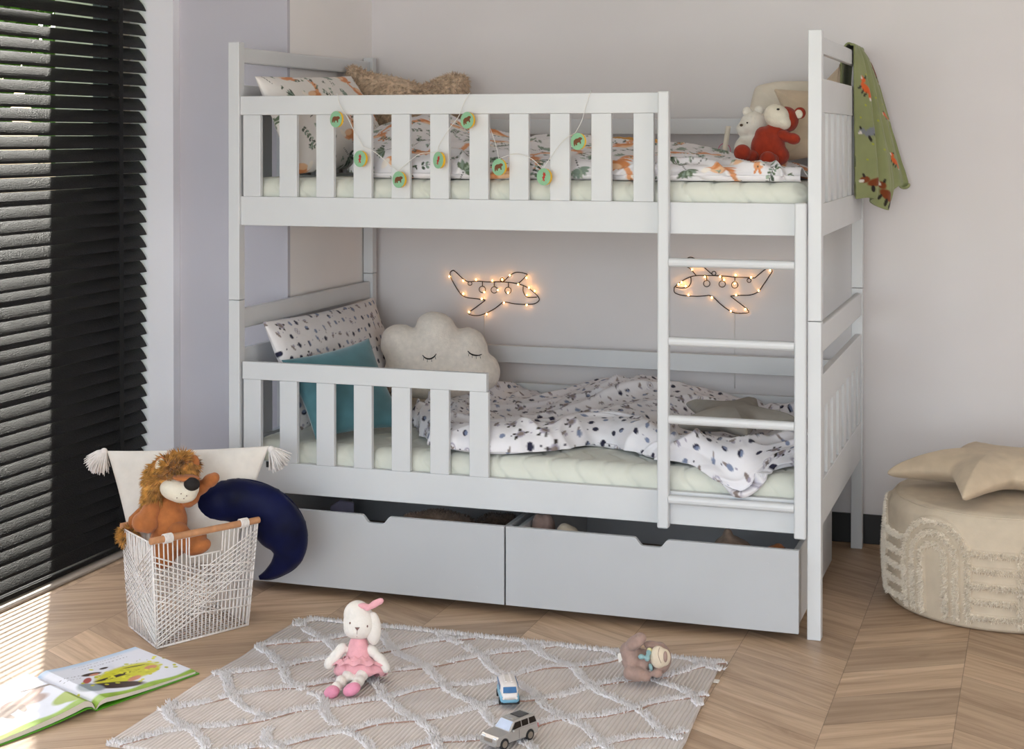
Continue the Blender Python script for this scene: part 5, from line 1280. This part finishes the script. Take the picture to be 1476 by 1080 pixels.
# ================================================================== garden outside
M['grass'] = mat('garden_grass', '6f8f3a', .95, .2, 3); M['leaf'] = mat('green_leaves', '6f9a2e', .7, .3, 2); M['bark'] = mat('bark', '5b4a3a', .9, .2, 8)
tag(MB().box((-30, -25, -.35), (-.93, 30, -.18)).build('garden_ground', M['grass']), kind='structure')
def shrub(x, y, R, h, label, n=9000):
    r = empty('garden_tree', (x, y, -.18), label, 'tree', 'garden trees outside the window'); lf = MB()
    cs = [(np.array([x+rng.normal(0, R*.35), y+rng.normal(0, R*.35), rng.uniform(.3, h-R*.5)]), R*rng.uniform(.45, .8)) for _ in range(9)]
    for i in range(n):
        c, q = cs[i % 9]; v = rng.normal(0, 1, 3); v /= np.linalg.norm(v); p = c+v*q*rng.random()**.35
        if p[2] < -.1: continue
        d = v+rng.normal(0, .6, 3); d /= np.linalg.norm(d); u = np.cross(d, rng.normal(0, 1, 3)); u /= np.linalg.norm(u); s = rng.uniform(.07, .13)
        lf.add([p, p+d*s+u*s*.45, p+d*s*2, p+d*s-u*s*.45], [(0, 1, 2, 3)])
    lf.build('foliage', M['leaf'], r, recalc=False); MB().tube([(x, y, -.18), (x+.03, y, h*.3), (x, y+.02, h*.7)], [.07, .05, .03], 8).build('trunk', M['bark'], r)
HT = [(-.53-.56*9+.83*o, .83*9+.56*o, .85, 3.2) for o in (-3.9, -1.3, 1.3, 3.9)]+[(-.53-.56*13.5+.83*o, .83*13.5+.56*o, 1.0, 4.6) for o in (-5.4, -2.6, .1, 2.8, 5.6)]
for i, (x, y, R, h) in enumerate(HT):
    shrub(x, y, R, h, 'leafy green garden tree glimpsed between the slats of the blind')

# ================================================================== light
W = bpy.data.worlds.new('sky'); S.world = W; W.use_nodes = True; nt = W.node_tree; bg = nt.nodes['Background']
sk = nt.nodes.new('ShaderNodeTexSky'); sk.sky_type = 'HOSEK_WILKIE' if 0 else 'NISHITA'; sk.sun_disc = False; sk.sun_elevation = math.radians(43); sk.sun_rotation = math.radians(300); sk.air_density = 1.0; sk.dust_density = 2.5; sk.altitude = 50
mxw = nt.nodes.new('ShaderNodeMix'); mxw.data_type = 'RGBA'; mxw.inputs[0].default_value = .35; mxw.inputs[7].default_value = (1.0, .97, .92, 1); nt.links.new(sk.outputs[0], mxw.inputs[6]); nt.links.new(mxw.outputs[2], bg.inputs[0]); bg.inputs[1].default_value = .8
sd = bpy.data.lights.new('sun', 'SUN'); sd.energy = 10.5; sd.angle = math.radians(.7); sd.color = (1.0, .95, .88)
so = bpy.data.objects.new('sun', sd); COL.objects.link(so)
dirv = Vector((.464, -.712, -.464*1.72)).normalized(); so.rotation_euler = dirv.to_track_quat('-Z', 'Y').to_euler(); so.location = (-6, 8, 8)
def area(name, loc, rot, sx, sy, e, c):
    d = bpy.data.lights.new(name, 'AREA'); d.shape = 'RECTANGLE'; d.size = sx; d.size_y = sy; d.energy = e; d.color = c
    o = bpy.data.objects.new(name, d); COL.objects.link(o); o.location = loc; o.rotation_euler = rot; return o
# daylight entering by the uncovered glazing on the left and by the front window
area('daylight_left_window', (-.58, -4.35, 1.25), (0, -PI/2, 0), 2.2, 3.7, 30, (.84, .92, 1.0))
area('daylight_front_window', (1.7, YF+.02, 1.3), (PI/2, 0, 0), 2.8, 2.2, 125, (.89, .945, 1.0))
area('right_fill_light', (XR-.03, -1.9, 1.3), (0, PI/2, 0), 2.2, 2.2, 38, (.96, .965, .98))  # fill light added to brighten faces turned right; no known source there
S.view_settings.view_transform = 'Standard'; S.view_settings.look = 'None'; S.view_settings.gamma = 1; S.view_settings.use_curve_mapping = False
S.view_settings.exposure = .0
